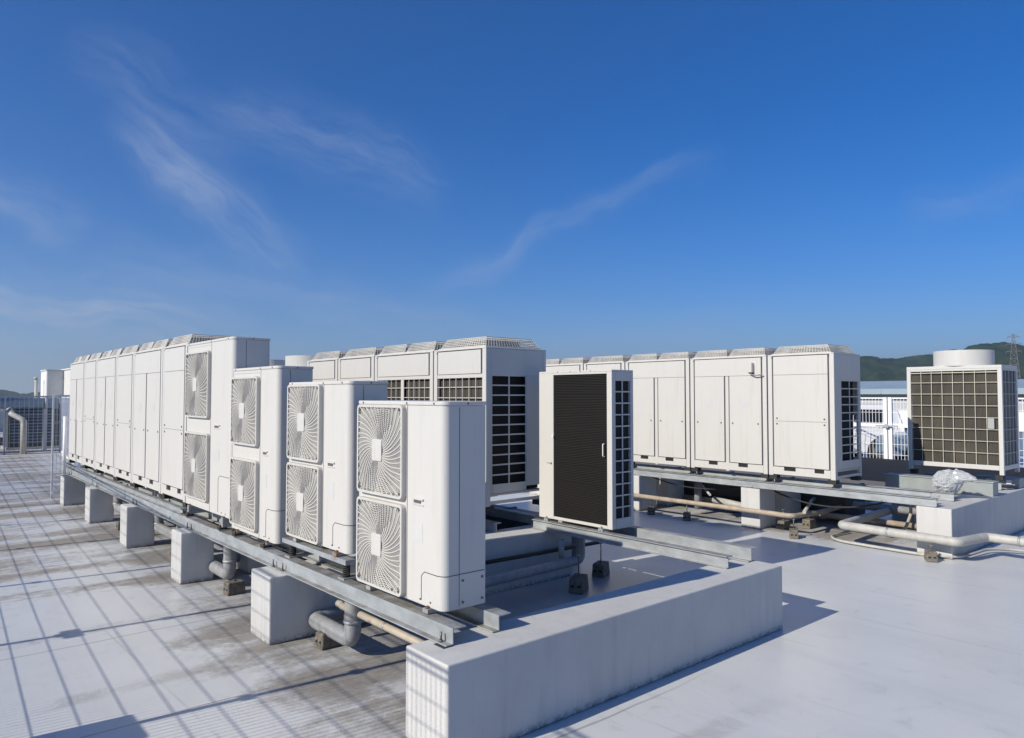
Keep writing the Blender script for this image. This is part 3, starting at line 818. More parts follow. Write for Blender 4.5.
def cabinet(W, D, H, double, front, end, label, group, mat='white', base=.14):
    """front face at x=0 (towards -x), near end face at y=0"""
    r = empty('condenser_cabinet', (0, 0, 0)); tag(r, label, 'air conditioner', group)
    gap = .022
    W = W - gap; p = .07; t = .02
    ez0, ez1 = H * end['z'][0], H * end['z'][1]; ex0, ex1 = D * end['x'][0], D * end['x'][1]
    hb = base
    mb = MB()
    zt = H * .83
    # corner posts, roof, back; end faces with an opening
    mb.box(0, p, 0, p, 0, H - .02); mb.box(0, p, W - p, W, 0, H - .02)
    mb.box(D - .05, D, 0, .05, 0, H - .02); mb.box(D - .05, D, W - .05, W, 0, H - .02)
    mb.box(0, D, 0, W, H - .0195, H)
    for y0, y1 in ((.002, t), (W - t, W - .002)):
        mb.box(p + .0005, D - .0505, y0, y1, ez1, H - .02)
        if ex0 > p: mb.box(p + .0005, ex0, y0, y1, hb, ez1 - .0005)
        if ex1 < D - .055: mb.box(ex1, D - .0505, y0, y1, hb + (0.0 if ex0 > .1 * D else .05), ez1 - .0005)
        mb.box(ex0 + .0005 if ex0 > p else p + .0005, min(ex1, D - .0505) - .0005, y0, y1, hb, ez0)
    mb.box(D - .012, D - .002, .051, W - .051, H * .5, H - .02)
    if front == 'coil':
        mb.box(.004, t, p + .0005, W - p - .0005, zt - .045, zt)
        mb.box(.004, t, p + .0005, W - p - .0005, hb, hb + .06)
        if double: mb.box(.004, t, W / 2 - .035, W / 2 + .035, hb + .0605, zt - .0455)
    elif double:
        mb.box(.004, t, W / 2 - .03, W / 2 + .03, .0, zt - .0005)
    mb.box(p + .0005, D - .0505, .02, W - .02, hb - .03, hb - .005)     # floor pan
    mb.build('casing', mat, r, bevel=.004, seg=1)
    # header panel
    mb = MB(); mb.box(-.004, .016, p + .022, W - p - .022, zt + .003, H - .03); mb.build('top_panel', mat, r, bevel=.003, seg=1)
    mb = MB(); mb.box(.018, .022, p + .001, p + .022, hb, H - .028); mb.box(.018, .022, W - p - .022, W - p - .001, hb, H - .028)
    for y in (p - .008, W - p - .012): mb.box(-.003, .003, y, y + .022, H - .05, H - .036)
    mb.box(.010, .022, p + .012, W - p - .012, zt - .001, zt + .004); mb.build('panel_gap', 'seam', r)
    inner = MB(); inner.box(.10, D - .06, .09, W - .09, hb + .0, zt); inner.build('inner_coil', 'dark' if end.get('dark', 1) else 'coil_grey', r)
    if front == 'coil':
        spans = [(p, W / 2 - .035), (W / 2 + .035, W - p)] if double else [(p, W - p)]
        for a, b in spans:
            mb = MB(); mb.box(.045, .07, a + .001, b - .001, hb + .07, zt - .05); mb.build('coil', 'coil_grey', r)
            mb = MB(); n = max(3, int(round((b - a) / .13)))
            for k in range(1, n): y = a + (b - a) * k / n; mb.box(.006, .013, y - .004, y + .004, hb + .06, zt - .045)
            z = zt - .15
            while z > hb + .1: mb.box(.0135, .020, a, b, z - .004, z + .004); z -= .125
            mb.build('wire_grille', mat, r)
    else:
        spans = [(p + .022, W / 2 - .050), (W / 2 + .050, W - p - .022)] if double else [(p + .022, W - p - .022)]
        for a, b in spans:
            d = MB(); d.box(-.004, .014, a, b, hb + .004, zt - .0005)
            d = d.build('door', mat, r, bevel=.003, seg=1)
            if not double:
                mb = MB(); mb.box(-.0055, -.003, a + .02, b - .02, hb + (zt - hb) * .495, hb + (zt - hb) * .495 + .004)
                mb.build('door_seam', 'seam', d)
                zs = (hb + (zt - hb) * .495 + .045, hb + (zt - hb) * .495 - .04)
            else: zs = (hb + (zt - hb) * .456,)
            for z in zs:
                for y in (a + .055, b - .055):
                    mb = MB(); mb.cyl((-.010, y, z), (-.002, y, z), .013, 10); mb.build('screw', 'screw', d)
            if double:
                mb = MB(); ym = (a + b) / 2; mb.box(-.0052, -.003, ym - .06, ym + .06, H * .56, H * .56 + .11); mb.build('rating_plate', 'plate', d)
        mb = MB()
        if double: mb.box(.014, .02, W / 2 - .050, W / 2 - .0305, hb, zt); mb.box(.014, .02, W / 2 + .0305, W / 2 + .050, hb, zt)
        if double: mb.build('door_gap', 'seam', r)
        else: mb.bm.free()
    # base rail with forklift slots
    nm = 2; slots = []
    if double: slots = [(.24, .36), (.63, .75)] if W > 1.2 else [(.2, .35), (.65, .8)]
    else: slots = [(.16, .30), (.58, .76)]
    mb = MB(); segs = []; x = p + .001
    for s0, s1 in slots:
        mb.box(.0, .018, x, W * s0, .02, hb - .006); mb.box(.0, .018, W * s0, W * s1, .02, hb - .06); x = W * s1
    mb.box(.0, .018, x, W - p - .001, .02, hb - .006)
    mb.box(p + .001, D - .051, .004, .02, .02, .055)
    mb.build('base_rail', 'white_old', r)
    for s0, s1 in slots:
        mb = MB(); mb.box(.02, .03, W * s0, W * s1, hb - .06, hb - .006); mb.build('lift_slot', 'dark', r)
    # end grille
    for y in (.0,):
        mb = MB(); n = end['rows']
        for k in range(0, n + 1):
            z = ez0 + (ez1 - ez0) * k / n; mb.box(max(ex0, p), min(ex1, D - .05), .003, .012, z - .008, z + .008)
        for k in range(0, end['cols'] + 1):
            x = ex0 + (ex1 - ex0) * k / end['cols']; mb.box(x - .009, x + .009, .0125, .019, ez0, ez1)
        mb.build('end_grille', 'fence_grey' if end.get('grey') else mat, r)
    for y in (0.0, W - .12):
        for x in (.01, D - .12):
            mb = MB(); mb.box(x, x + .11, y, y + .12, -.055, .0); mb.build('foot', 'rubber', r)
    if double:
        top_guard(r, D / 2, W * .26, D * .9, W * .46, H); top_guard(r, D / 2, W * .74, D * .9, W * .46, H)
    else: top_guard(r, D / 2, W / 2, D * .9, W * .88, H)
    return r

endL = dict(x=(.27, .93), z=(.14, .78), rows=10, cols=2)
endM = dict(x=(.10, .66), z=(.13, .82), rows=11, cols=2)
nths = ['first', 'second', 'third', 'fourth', 'fifth', 'sixth']
# left row
G = 'tall condenser cabinets of the left row'
y = 9.15; z0 = .80
for i, (wd, dbl) in enumerate(((1.04, 0), (1.50, 1), (1.07, 0), (1.46, 1), (1.04, 0), (1.44, 1))):
    kind = 'two narrow doors' if dbl else 'one wide door'
    lab = 'white cabinet with %s, %s behind the fan units in the left row' % (kind, nths[i])
    if i < 2:
        c = cabinet(wd, .80, 1.915, dbl, 'door', endL, lab, G); src = c
        if i == 0: srcS, wS = c, wd
        else: srcD, wD = c, wd
    else:
        c = copy_tree(srcD if dbl else srcS); c['label'] = lab; c.scale = (1, wd / (wD if dbl else wS), 1)
    c.location = (2.69, y, z0); y += wd
# right row
G = 'tall condenser cabinets of the right row'
y = 4.80
for i, (wd, dbl) in enumerate(((1.05, 0), (1.42, 1), (1.42, 1), (1.05, 0), (1.42, 1))):
    kind = 'two doors' if dbl else 'one split door'
    lab = 'creamy white cabinet with %s, %s from the near end of the right row' % (kind, nths[i])
    if i < 2:
        c = cabinet(wd, .85, 1.83, dbl, 'door', endL, lab, G, 'white_old')
        if i == 0: s2, w2 = c, wd
        else: d2, wd2 = c, wd
    else:
        c = copy_tree(d2 if dbl else s2); c['label'] = lab; c.scale = (1, wd / (wd2 if dbl else w2), 1)
    c.location = (10.20, y, .872); y += wd
# middle row: coil side towards the viewer
G = 'coil backed cabinets of the middle row'
y = 6.32
for i, (wd, dbl) in enumerate(((1.05, 0), (1.44, 1), (1.08, 0), (1.06, 0))):
    lab = 'white cabinet with %s, %s from near end of middle row' % ('paired coil grilles' if dbl else 'single coil grille', nths[i])
    if i < 2:
        c = cabinet(wd, .93, 1.80, dbl, 'coil', endM, lab, G)
        if i == 0: s3, w3 = c, wd
        else: d3 = c
    else:
        c = copy_tree(s3); c['label'] = lab; c.scale = (1, wd / w3, 1)
    c.location = (5.05, y, .838); y += wd
# small junction box on the second right cabinet
jb = empty('junction_box', (10.17, 6.09, 2.44)); tag(jb, 'small white box with a curved cable high on the right row cabinets', 'junction box')
mb = MB(); mb.box(-.05, .02, -.035, .035, 0, .155); mb.build('housing', 'white', jb, bevel=.008)
mb = MB(); mb.tube([(-.03, -.0, 0), (-.03, -.02, -.03), (-.03, -.09, -.05), (-.02, -.20, -.03)], .009, 8, fillet=.04); mb.build('cable', 'pipe_grey', jb)
mb = MB(); mb.box(-.04, .0, -.03, .02, -.02, -.001); mb.build('gland', 'rubber', jb)

# ------------------------------------------------------------------ coil unit standing on the bright beams
r = empty('coil_unit', (5.65, 4.985, .70)); tag(r, 'slim unit with a black coil panel facing the camera and a side grille', 'outdoor unit')
W, D, H = 1.105, .345, 1.655
mb = MB()
mb.box(0, D, W - .235, W, 0, H - .02)                       # solid machine bay on the far side
mb.box(0, .06, 0, .070, 0, H - .02)                        # near corner post
mb.box(D - .045, D, 0, .05, 0, H - .02)
mb.box(0, D, 0, W, H - .0195, H); mb.box(.061, D - .046, 0, .02, H - .11, H - .02); mb.box(.061, D - .046, 0, .02, 0, .10)
mb.box(D - .02, D, .051, W - .236, 0, H - .02)
mb.box(0, .05, .0705, W - .2355, 0, .032); mb.box(0, .05, .0705, W - .2355, H - .042, H - .02)
mb.build('casing', 'white_old', r, bevel=.003, seg=1)
mb = MB(); mb.box(.012, .04, .071, W - .236, .033, H - .043); mb.build('coil', 'coil_dark', r)
mb = MB()
for k in range(90):
    z = .035 + k * (H - .08) / 90; mb.box(.006, .0115, .071, W - .236, z, z + .005)
for k in range(1, 8):
    z = .05 + k * (H - .1) / 8; mb.box(.004, .0058, .071, W - .236, z, z + .003)
mb.build('fin_wires', 'dark', r)
mb = MB(); n = 12; za, zb_ = .10, H - .11; xa, xb = .061, D - .046
for k in range(n + 1): z = za + (zb_ - za) * k / n; mb.box(xa, xb, .003, .010, z - .007, z + .007)
mb.box((xa + xb) / 2 - .008, (xa + xb) / 2 + .008, .0105, .017, za, zb_); mb.build('side_grille', 'white_old', r)
mb = MB(); mb.box(.05, D - .05, .03, W - .24, .05, H - .06); mb.build('inner_coil', 'dark', r)
mb = MB(); mb.tube([(.0, .10, .88), (-.03, .10, .88), (-.03, .10, .75), (.0, .10, .75)], .0055, 8, fillet=.02); mb.build('handle', 'white_post', r)
mb = MB(); mb.box(-.018, .002, W - .25, W - .225, .92, .94); mb.build('latch', 'white_post', r)
mb = MB(); mb.box(-.004, .002, W - .19, W - .13, .62, .625); mb.box(-.004, .002, W - .21, W - .19, .61, .63); mb.build('cable_slot', 'seam', r)
for y in (.14, W - .14):
    mb = MB(); mb.box(-.03, D + .03, y - .03, y + .03, -.03, -.001); mb.build('foot', 'galv', r)
for yy in (.3, .45, .6, .8):
    mb = MB(); mb.cyl((-.003, yy, H - .008), (.003, yy, H - .008), .006, 8); mb.build('screw', 'screw', r)

# ------------------------------------------------------------------ chillers with round shroud
def chiller(loc, W, D, H, label, sh=.25, group='chillers with round white shrouds'):
    r = empty('chiller_unit', loc); tag(r, label, 'chiller', group)
    mb = MB(); p = .06
    for x in (0, D - p):
        for y in (0, W - p): mb.box(x, x + p, y, y + p, -.02, H - .05)
    mb.box(0, D, 0, W, H - .0495, H)
    mb.box(.002, .03, p, W - p, .05, .12); mb.box(.002, .03, p, W - p, H - .08, H - .05)
    mb.box(p, D - p, .002, .03, .05, .12); mb.box(p, D - p, .002, .03, H - .08, H - .05)
    mb.build('frame', 'white', r, bevel=.005)
    mb = MB(); mb.box(.045, D - .045, p + .005, W - p - .005, .12, H - .08); mb.build('coil', 'coil_grey', r)
    mb = MB(); mb.box(.062, D - .062, .03, p + .004, .12, H - .08); mb.build('side_coil', 'duct_dark', r)
    mb = MB(); q = 8
    for k in range(1, q): y = p + (W - 2 * p) * k / q; mb.box(.012, .017, y - .0032, y + .0032, .12, H - .08)
    for k in range(1, 8): z = .12 + (H - .2) * k / 8; mb.box(.006, .0115, p, W - p, z - .0032, z + .0032)
    mb.box(.001, .0115, p, W - p, H - .11, H - .10); mb.build('front_cage', 'cream_wire', r)
    mb = MB()
    for k in range(1, 8): z = .12 + (H - .2) * k / 8; mb.box(p, D - p, .001, .010, z - .005, z + .005)
    for k in range(1, 4): x = p + (D - 2 * p) * k / 4; mb.box(x - .005, x + .005, .0105, .018, .12, H - .08)
    mb.build('side_cage', 'wire_guard', r)
    mb = MB(); R = .465 * W / 1.49; cy = W * .47
    mb.cyl((D / 2, cy, H + .001), (D / 2, cy, H + sh), R, 48, cap=False); mb.cyl((D / 2, cy, H + .001), (D / 2, cy, H + sh), R - .02, 48, cap=False)
    bmv = []
    for k in range(48):
        a, b = 2 * PI * k / 48, 2 * PI * (k + 1) / 48
        mb.bm.faces.new([mb.bm.verts.new((D / 2 + rr_ * math.cos(t), cy + rr_ * math.sin(t), H + sh)) for rr_, t in ((R, a), (R, b), (R - .02, b), (R - .02, a))])
    mb.build('fan_shroud', 'white', r)
    mb = MB(); mb.box(-.002, .0, W * .085, W * .085 + .085, H * .41, H * .41 + .16); mb.build('label_plate', 'sticker', r, loc=(.006, 0, 0))
    for y in (.02, W - .12):
        mb = MB(); mb.box(.01, .1, y, y + .1, -.09, -.021); mb.build('foot', 'rubber', r)
    return r
chiller((12.74, 3.43, .895), 1.35, .80, 1.655, 'big grey coil chiller behind a cream wire cage at the right edge')
chiller((5.75, 12.55, .75), 1.5, .88, 1.84, 'larger white round shroud behind the far end of the middle row')
chiller((5.75, 14.6, .75), 1.5, .88, 1.84, 'smaller white round shroud farthest back, beside the larger one')
beam(12.85, 3.5, 4.75, HR + .004, .13, 'c', 'galvanised beam beneath the front feet of the caged chiller')
beam(13.35, 3.5, 4.75, HR + .004, .13, 'c', 'galvanised beam beneath the rear feet of the caged chiller')
beam(5.8, 11.6, 16.3, HC + .004, .18, 'c', 'hidden beam beneath the front of the far shrouded chillers')
beam(6.5, 11.6, 16.3, HC + .004, .18, 'c', 'hidden beam beneath the rear of the far shrouded chillers')

# ------------------------------------------------------------------ grey trunking on the right plinth, wrapped motor
r = empty('grey_trunking', (11.96, 3.36, .637)); tag(r, 'long grey metal trunking box on the right plinth, behind the beam ends', 'trunking')
mb = MB(); mb.box(0, .24, .0, 1.48, 0, .19); mb.build('housing', 'duct', r, bevel=.004)
mb = MB(); mb.box(-.012, .252, -.012, 1.492, .191, .206); mb.build('lid', 'duct', r, bevel=.003)
r = empty('grey_pull_box', (13.3, 3.38, .637)); tag(r, 'small grey box with two white fittings hung beside the right plinth', 'box')
mb = MB(); mb.box(0, .3, 0, .62, 0, .15); mb.build('housing', 'duct', r, bevel=.004)
mb = MB(); mb.box(-.02, .0, .10, .17, .05, .12); mb.build('fitting', 'white_post', r)
mb = MB(); mb.box(-.02, .0, .38, .45, .05, .12); mb.build('fitting', 'white_post', r)
r = empty('wrapped_motor', (11.32, 3.74, .79)); tag(r, 'round motor wrapped in crumpled clear plastic beside the grey trunking', 'wrapped motor')
mb = MB(); mb.cyl((0, 0, -.12), (0, 0, .05), .11, 20); mb.cyl((0, 0, .05), (0, 0, .2), .10, 20, r2=.05); mb.build('motor', 'duct', r, bevel=.01)
mb = MB()
bmesh.ops.create_icosphere(mb.bm, subdivisions=5, radius=1.0)
for v in mb.bm.verts:
    d = v.co.normalized()
    n_ = noise.cell(d * 3.2) * .0 + abs(noise.noise(d * 2.3)) * .22 + abs(noise.noise(d * 6.1)) * .10
    rr_ = .175 * (0.92 + n_)
    v.co = Vector((d.x * rr_ * 1.0, d.y * rr_ * 1.05, d.z * rr_ * 1.0 + .07))
    if d.y < -.55 and d.z > .05: v.co += Vector((0, -.16 * (-.55 - d.y) * 2.2 * 1.2, .05))
    if d.z < -.6: v.co.z = max(v.co.z, -.10)
mb.build('plastic_wrap', 'plastic', r)
mb = MB(); mb.cyl((0, 0, -.122), (0, 0, -.10), .135, 20); mb.build('base_flange', 'pipe_white', r)

# ------------------------------------------------------------------ pipes
def pipe(name, pts, rad, mat, label, group=None, fillet=.12, ridge=.0, clamps=()):
    r = empty(name, pts[0]); tag(r, label, 'pipe', group)
    o = Vector(pts[0])
    mb = MB(); mb.tube([Vector(p) - o for p in pts], rad, 18, fillet=fillet, ridge=ridge); mb.build('pipe_run', mat, r)
    for c in clamps:
        a, d = Vector(c[0]) - o, Vector(c[1]).normalized()
        mb = MB(); mb.cyl(a - d * .012, a + d * .012, rad * 1.07, 18); mb.build('clamp', 'galv', r)
    return r
GP = 'insulated pipes dropping from the left row'
for i, (yy, yb) in enumerate(((5.20, 6.0), (7.95, 8.82), (10.55, 11.45), (12.95, 13.9))):
    lab = 'grey wrapped pipe elbow beneath the left beam, %s from the near end' % nths[i]
    x = 2.81
    if i < 2: pts = [(x, yy, .66), (x, yy, .15), (x, yb - .1, .15), (x + .75, yb, .15)]
    else: pts = [(x + .05, yy + .35, .66), (x + .05, yy + .35, .24), (x + .13, yy - .55, .20), (x + .6, yy - .75, .18)]
    pipe('wrapped_pipe', pts, .068, 'pipe_grey', lab, GP, fillet=.09, ridge=.035, clamps=[((x if i < 2 else x + .05, yy if i < 2 else yy + .35, .30), (0, 0, 1))])
pipe('cream_pipe', [(2.84, 5.45, .36), (2.83, 3.9, .36)], .028, 'pipe_cream', 'slim cream pipe running under the nearest fan unit', clamps=[((2.835, 4.75, .36), (0, 1, 0))])
pipe('valve_pipe', [(2.95, 5.72, .30), (2.95, 5.4, .30)], .03, 'pipe_white', 'short white pipe stub with a rusty joint under the left beam')
r = empty('rusty_valve', (2.97, 5.6, 0)); tag(r, 'rusty orange valve and stem behind the first pipe elbow', 'valve')
mb = MB(); mb.cyl((0, 0, .0), (0, 0, .3), .012, 8); mb.cyl((0, 0, .17), (0, 0, .23), .03, 10); mb.build('stem', 'rust', r)
mb = MB(); mb.cyl((-.02, -.025, .3), (-.02, .025, .3), .036, 14); mb.build('joint_ring', 'rust', r)
# dark boxes added under the rows, blocking sight of the lit roof
def shade_box(x0, x1, y0, y1, h, label):
    r = empty('shade_box', ((x0 + x1) / 2, (y0 + y1) / 2, 0)); tag(r, label, 'duct', 'dark boxes added to deepen the shade under the cabinets')
    a, b = (x1 - x0) / 2, (y1 - y0) / 2
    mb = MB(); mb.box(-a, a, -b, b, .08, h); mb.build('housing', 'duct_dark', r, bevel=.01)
    n = int(2 * b / 1.2)
    for k in range(n + 1):
        mb = MB(); mb.box(-a - .02, a + .02, -b + 2 * b * k / n - .02, -b + 2 * b * k / n + .02, .0, h + .015)
        mb.build('support_band', 'seam', r)
shade_box(3.75, 4.4, 6.6, 17.0, .52, 'long dark box added under the left row to deepen the shade')
shade_box(11.75, 12.35, 5.35, 11.5, .60, 'long dark box added under the right row to hide lit roof')
shade_box(6.2, 6.7, 6.5, 11.4, .50, 'long dark box added behind the middle row beams to deepen shade')
r = empty('shade_slab', (17.6, 9.4, 0)); tag(r, 'added low dark platform on the roof between the right row and white fence', 'slab')  # added slab, near-black where the roof behind the row is shaded
mb = MB(); mb.box(-2.2, 3.6, -6.6, 6.5, .0, .30); mb.build('deck_slab', 'slab_shade', r, bevel=.02)
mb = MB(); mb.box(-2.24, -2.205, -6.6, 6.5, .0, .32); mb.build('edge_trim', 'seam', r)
# centre bay pipes
pipe('header_pipe', [(3.1, 5.50, .26), (5.70, 5.62, .26), (5.86, 5.64, .26), (5.86, 5.64, .57)], .052, 'pipe_grey', 'grey header pipe turning up beneath the black coil unit', fillet=.10, ridge=.05)
pipe('header_pipe', [(3.1, 5.78, .40), (6.5, 5.80, .36)], .022, 'rubber', 'thin dark pipe crossing the shaded bay behind the foreground plinth', fillet=0)
pipe('capped_pipe', [(5.62, 5.70, .30), (5.62, 5.70, .50)], .032, 'pipe_white', 'short white capped pipe upright under the coil unit', fillet=0)
# right bay pipes
pipe('condensate_pipe', [(10.08, 9.6, .30), (10.12, 5.42, .30), (10.9, 5.42, .27), (13.2, 5.5, .27)], .038, 'pipe_brown', 'long tan pipe on blocks passing in front of the right row piers', fillet=.1)
pipe('condensate_pipe', [(10.25, 5.30, .36), (11.6, 5.85, .36), (13.0, 6.2, .36)], .026, 'pipe_white', 'thin pale pipe branching back under the right row', fillet=0)
pipe('cross_pipe', [(10.3, 6.95, .44), (11.3, 7.8, .44)], .02, 'pipe_white', 'thin pale pipe slanting under the right row between piers', fillet=0)
pipe('drop_pipe', [(10.75, 7.5, .74), (10.75, 7.5, .10)], .062, 'pipe_grey', 'upright grey drain pipe under the middle of the right row', fillet=0)
pipe('stub_pipe', [(10.72, 7.16, .30), (10.72, 6.45, .24)], .055, 'pipe_white', 'fat pale pipe lying behind the tan pipe by the white pier', fillet=0)
pipe('thick_white_pipe', [(12.4, 4.80, .27), (10.12, 4.70, .27), (10.02, 3.21, .27), (10.68, 3.09, .27), (10.60, 1.2, .27)], .058, 'pipe_white', 'thick white insulated pipe bending round the right plinth corner', fillet=.075,
     clamps=[((10.66, 2.72, .27), (0.05, 1, 0)), ((10.07, 4.05, .27), (0.07, 1, 0))])
pipe('thin_hose', [(11.0, 4.98, .035), (10.45, 5.02, .03), (10.20, 4.80, .03), (10.16, 4.3, .03), (10.14, 3.6, .03), (10.3, 3.25, .04), (11.1, 3.16, .06), (11.3, 2.8, .05), (11.3, 1.2, .03)], .018, 'pipe_white', 'thin white hose looping on the roof below the thick white pipe', fillet=.2)
pipe('bent_hose', [(11.55, 4.35, .62), (11.55, 4.3, .35), (11.3, 4.3, .12), (11.1, 4.45, .04)], .022, 'pipe_cream', 'short cream hose hanging under the rear right beam', fillet=.1)
pipe('floor_pipe', [(11.6, 3.9, .13), (11.6, 9.5, .13)], .05, 'pipe_brown', 'tan pipe on the roof deep under the right row', fillet=0)
pipe('floor_pipe', [(11.95, 3.9, .3), (11.95, 9.5, .3)], .06, 'pipe_grey', 'grey pipe on brackets deep under the right row', fillet=0)

# sagging control cables and drain hoses beneath the left beams
def cable(a, b, sag, rad, mat, label, cat='cable', group=None):
    r = empty('sagging_cable', a); tag(r, label, cat, group); A, B = Vector(a), Vector(b)
    pts = [A.lerp(B, k / 14) - A + Vector((0, 0, -sag * 4 * (k / 14) * (1 - k / 14))) for k in range(15)]
    mb = MB(); mb.tube(pts, rad, 8); mb.build('cable_run', mat, r)
    mb = MB(); mb.cyl(pts[0] + Vector((0, 0, -.004)), pts[0] + Vector((0, 0, .012)), rad * 1.8, 8); mb.build('cable_clip', 'galv', r)
cable((2.85, 5.9, .56), (2.86, 4.15, .56), .10, .010, 'rubber', 'black cable sagging under the nearest two fan units')
cable((2.90, 8.35, .56), (2.88, 6.4, .56), .13, .012, 'pipe_grey', 'grey cable sagging behind the first two left piers')
cable((2.88, 10.8, .56), (2.9, 8.85, .56), .12, .012, 'pipe_grey', 'grey cable sagging between the third and fourth left supports')
cable((10.45, 5.9, .60), (10.5, 4.2, .62), .16, .012, 'rubber', 'black cable sagging under the near end of the right row')
cable((10.45, 8.3, .62), (10.45, 6.4, .62), .12, .010, 'rubber', 'black cable sagging between the two white right piers')

# concrete support blocks with threaded rods
def block(x, y, rz, label, rod=.0, s=1.0, mat='block'):
    r = empty('support_block', (x, y, 0), rz); tag(r, label, 'support block', 'weathered concrete pipe support blocks')
    mb = MB(); bm = mb.bm; a, b, h = .10 * s, .065 * s, .13 * s; k = .88
    A = [bm.verts.new(p) for p in ((-a, -b, .001), (a, -b, .001), (a, b, .001), (-a, b, .001))]; B = [bm.verts.new(p) for p in ((-a * k, -b * k, h), (a * k, -b * k, h), (a * k, b * k, h), (-a * k, b * k, h))]
    bm.faces.new(A[::-1]); bm.faces.new(B)
    for i in range(4): bm.faces.new((A[i], A[(i + 1) % 4], B[(i + 1) % 4], B[i]))
    mb.build('block_body', mat, r, bevel=.010)
    mb = MB()
    for q in (-.45, .45): mb.cyl((-a * .955, q * b, h * .42), (-a * .93, q * b, h * .42), .018 * s, 10)
    mb.build('core_hole', 'dark', r)
    if rod:
        mb = MB(); mb.cyl((0, 0, h), (0, 0, rod), .007, 8); mb.cyl((0, 0, h), (0, 0, h + .015), .016, 6)
        mb.build('threaded_rod', 'screw', r)
        mb = MB(); mb.box(-.035, .035, -.012, .012, rod - .006, rod); mb.build('saddle', 'galv', r)
    return r
block(2.80, 5.60, 0.1, 'concrete block under the first pipe elbow of the left row', .09)
block(2.78, 7.72, 0.1, 'small concrete block below the second pipe elbow of the left row', .1)
block(2.85, 9.9, -.1, 'concrete block beside the third left pier', .2)
block(2.78, 12.5, 0, 'concrete block beside the fourth left pier', .2)
block(2.76, 14.9, 0, 'concrete block between fourth and fifth left piers', .2)
block(5.60, 5.42, .5, 'near dark block with a rod under the coil unit beam', .38, 1.25)
block(6.28, 5.72, .4, 'far dark block with a rod under the coil unit beam', .38, 1.15)
block(10.12, 7.28, .6, 'block with a rod under the tan pipe, between the two white piers', .27)
block(10.15, 8.05, .6, 'block beside the pier right of the coil unit grille', .27)
block(11.1, 8.9, .1, 'pale small block deep beneath the right row', .3, .9, 'curb')
block(11.45, 7.25, .1, 'pale block in shade behind the tan pipe', .2, 1.1)
block(10.62, 5.83, .0, 'pale block right behind the near white pier', .30)
block(10.05, 5.36, .5, 'dark block under the elbow of the tan pipe', .27)
block(10.98, 5.60, .0, 'tan stained block behind the tan pipe elbow', .24, 1.1)
block(9.98, 3.50, .5, 'dark block under the thick white pipe in front of the right plinth', .2)

# ------------------------------------------------------------------ side fence (left of frame: throws the mesh shadow over the roof)
FX = -.60; FTOP = 2.43
def fx(y): return FX + .045 * (y - 5)
fence = empty('mesh_fence', (0, 0, 0)); tag(fence, 'tall grey mesh fence left of the rows whose wires shade the roof', 'fence')
PY = [5.28 + 2.25 * k for k in range(-3, 12)]
for a, b in zip(PY, PY[1:]):
    mb = MB(); n = int((b - a) / .05)
    for k in range(1, n):
        yy = a + (b - a) * k / n; mb.box(fx(yy) - .0027, fx(yy) + .0027, yy - .0027, yy + .0027, .08, FTOP)
    z = .16
    while z < FTOP - .1:
        mb.bar((fx(a) , a + .03, z), (fx(b), b - .03, z), .0045, .0055); z += .158
    mb.build('mesh_panel', 'fence_grey', fence)
    mb = MB(); mb.bar((fx(a), a + .02, FTOP), (fx(b), b - .02, FTOP), .016, .014); mb.bar((fx(a), a + .02, FTOP - .05), (fx(b), b - .02, FTOP - .05), .012, .012); mb.build('rail', 'fence_grey', fence)
for p_ in PY:
    mb = MB(); mb.box(fx(p_) - .025, fx(p_) + .025, p_ - .025, p_ + .025, 0, FTOP + .02)
    for z in (.45, .98, 1.5, 2.0): mb.box(fx(p_) + .025, fx(p_) + .04, p_ - .05, p_ + .05, z, z + .05)
    mb.build('post', 'fence_grey', fence)
    mb = MB(); mb.box(fx(p_) - .08, fx(p_) + .08, p_ - .08, p_ + .08, 0.001, .012); mb.build('foot_plate', 'fence_grey', fence)
jb = empty('control_box', (fx(5.28) + .03, 5.28, .72)); tag(jb, 'grey control box fixed to the near post of the side fence', 'box')
mb = MB(); mb.box(0, .10, -.26, .15, 0, .34); mb.build('housing', 'fence_grey', jb, bevel=.01)
mb = MB(); mb.box(.1005, .106, -.24, .13, .02, .32); mb.build('door', 'fence_grey', jb)
jb = empty('control_box', (fx(7.53) + .03, 7.53, 1.0)); tag(jb, 'small grey box fixed to the second post of the side fence', 'box')
mb = MB(); mb.box(0, .06, -.13, .12, 0, .07); mb.build('housing', 'fence_grey', jb, bevel=.01)
mb = MB(); mb.box(.0605, .064, -.11, .10, .01, .06); mb.build('door', 'fence_grey', jb)

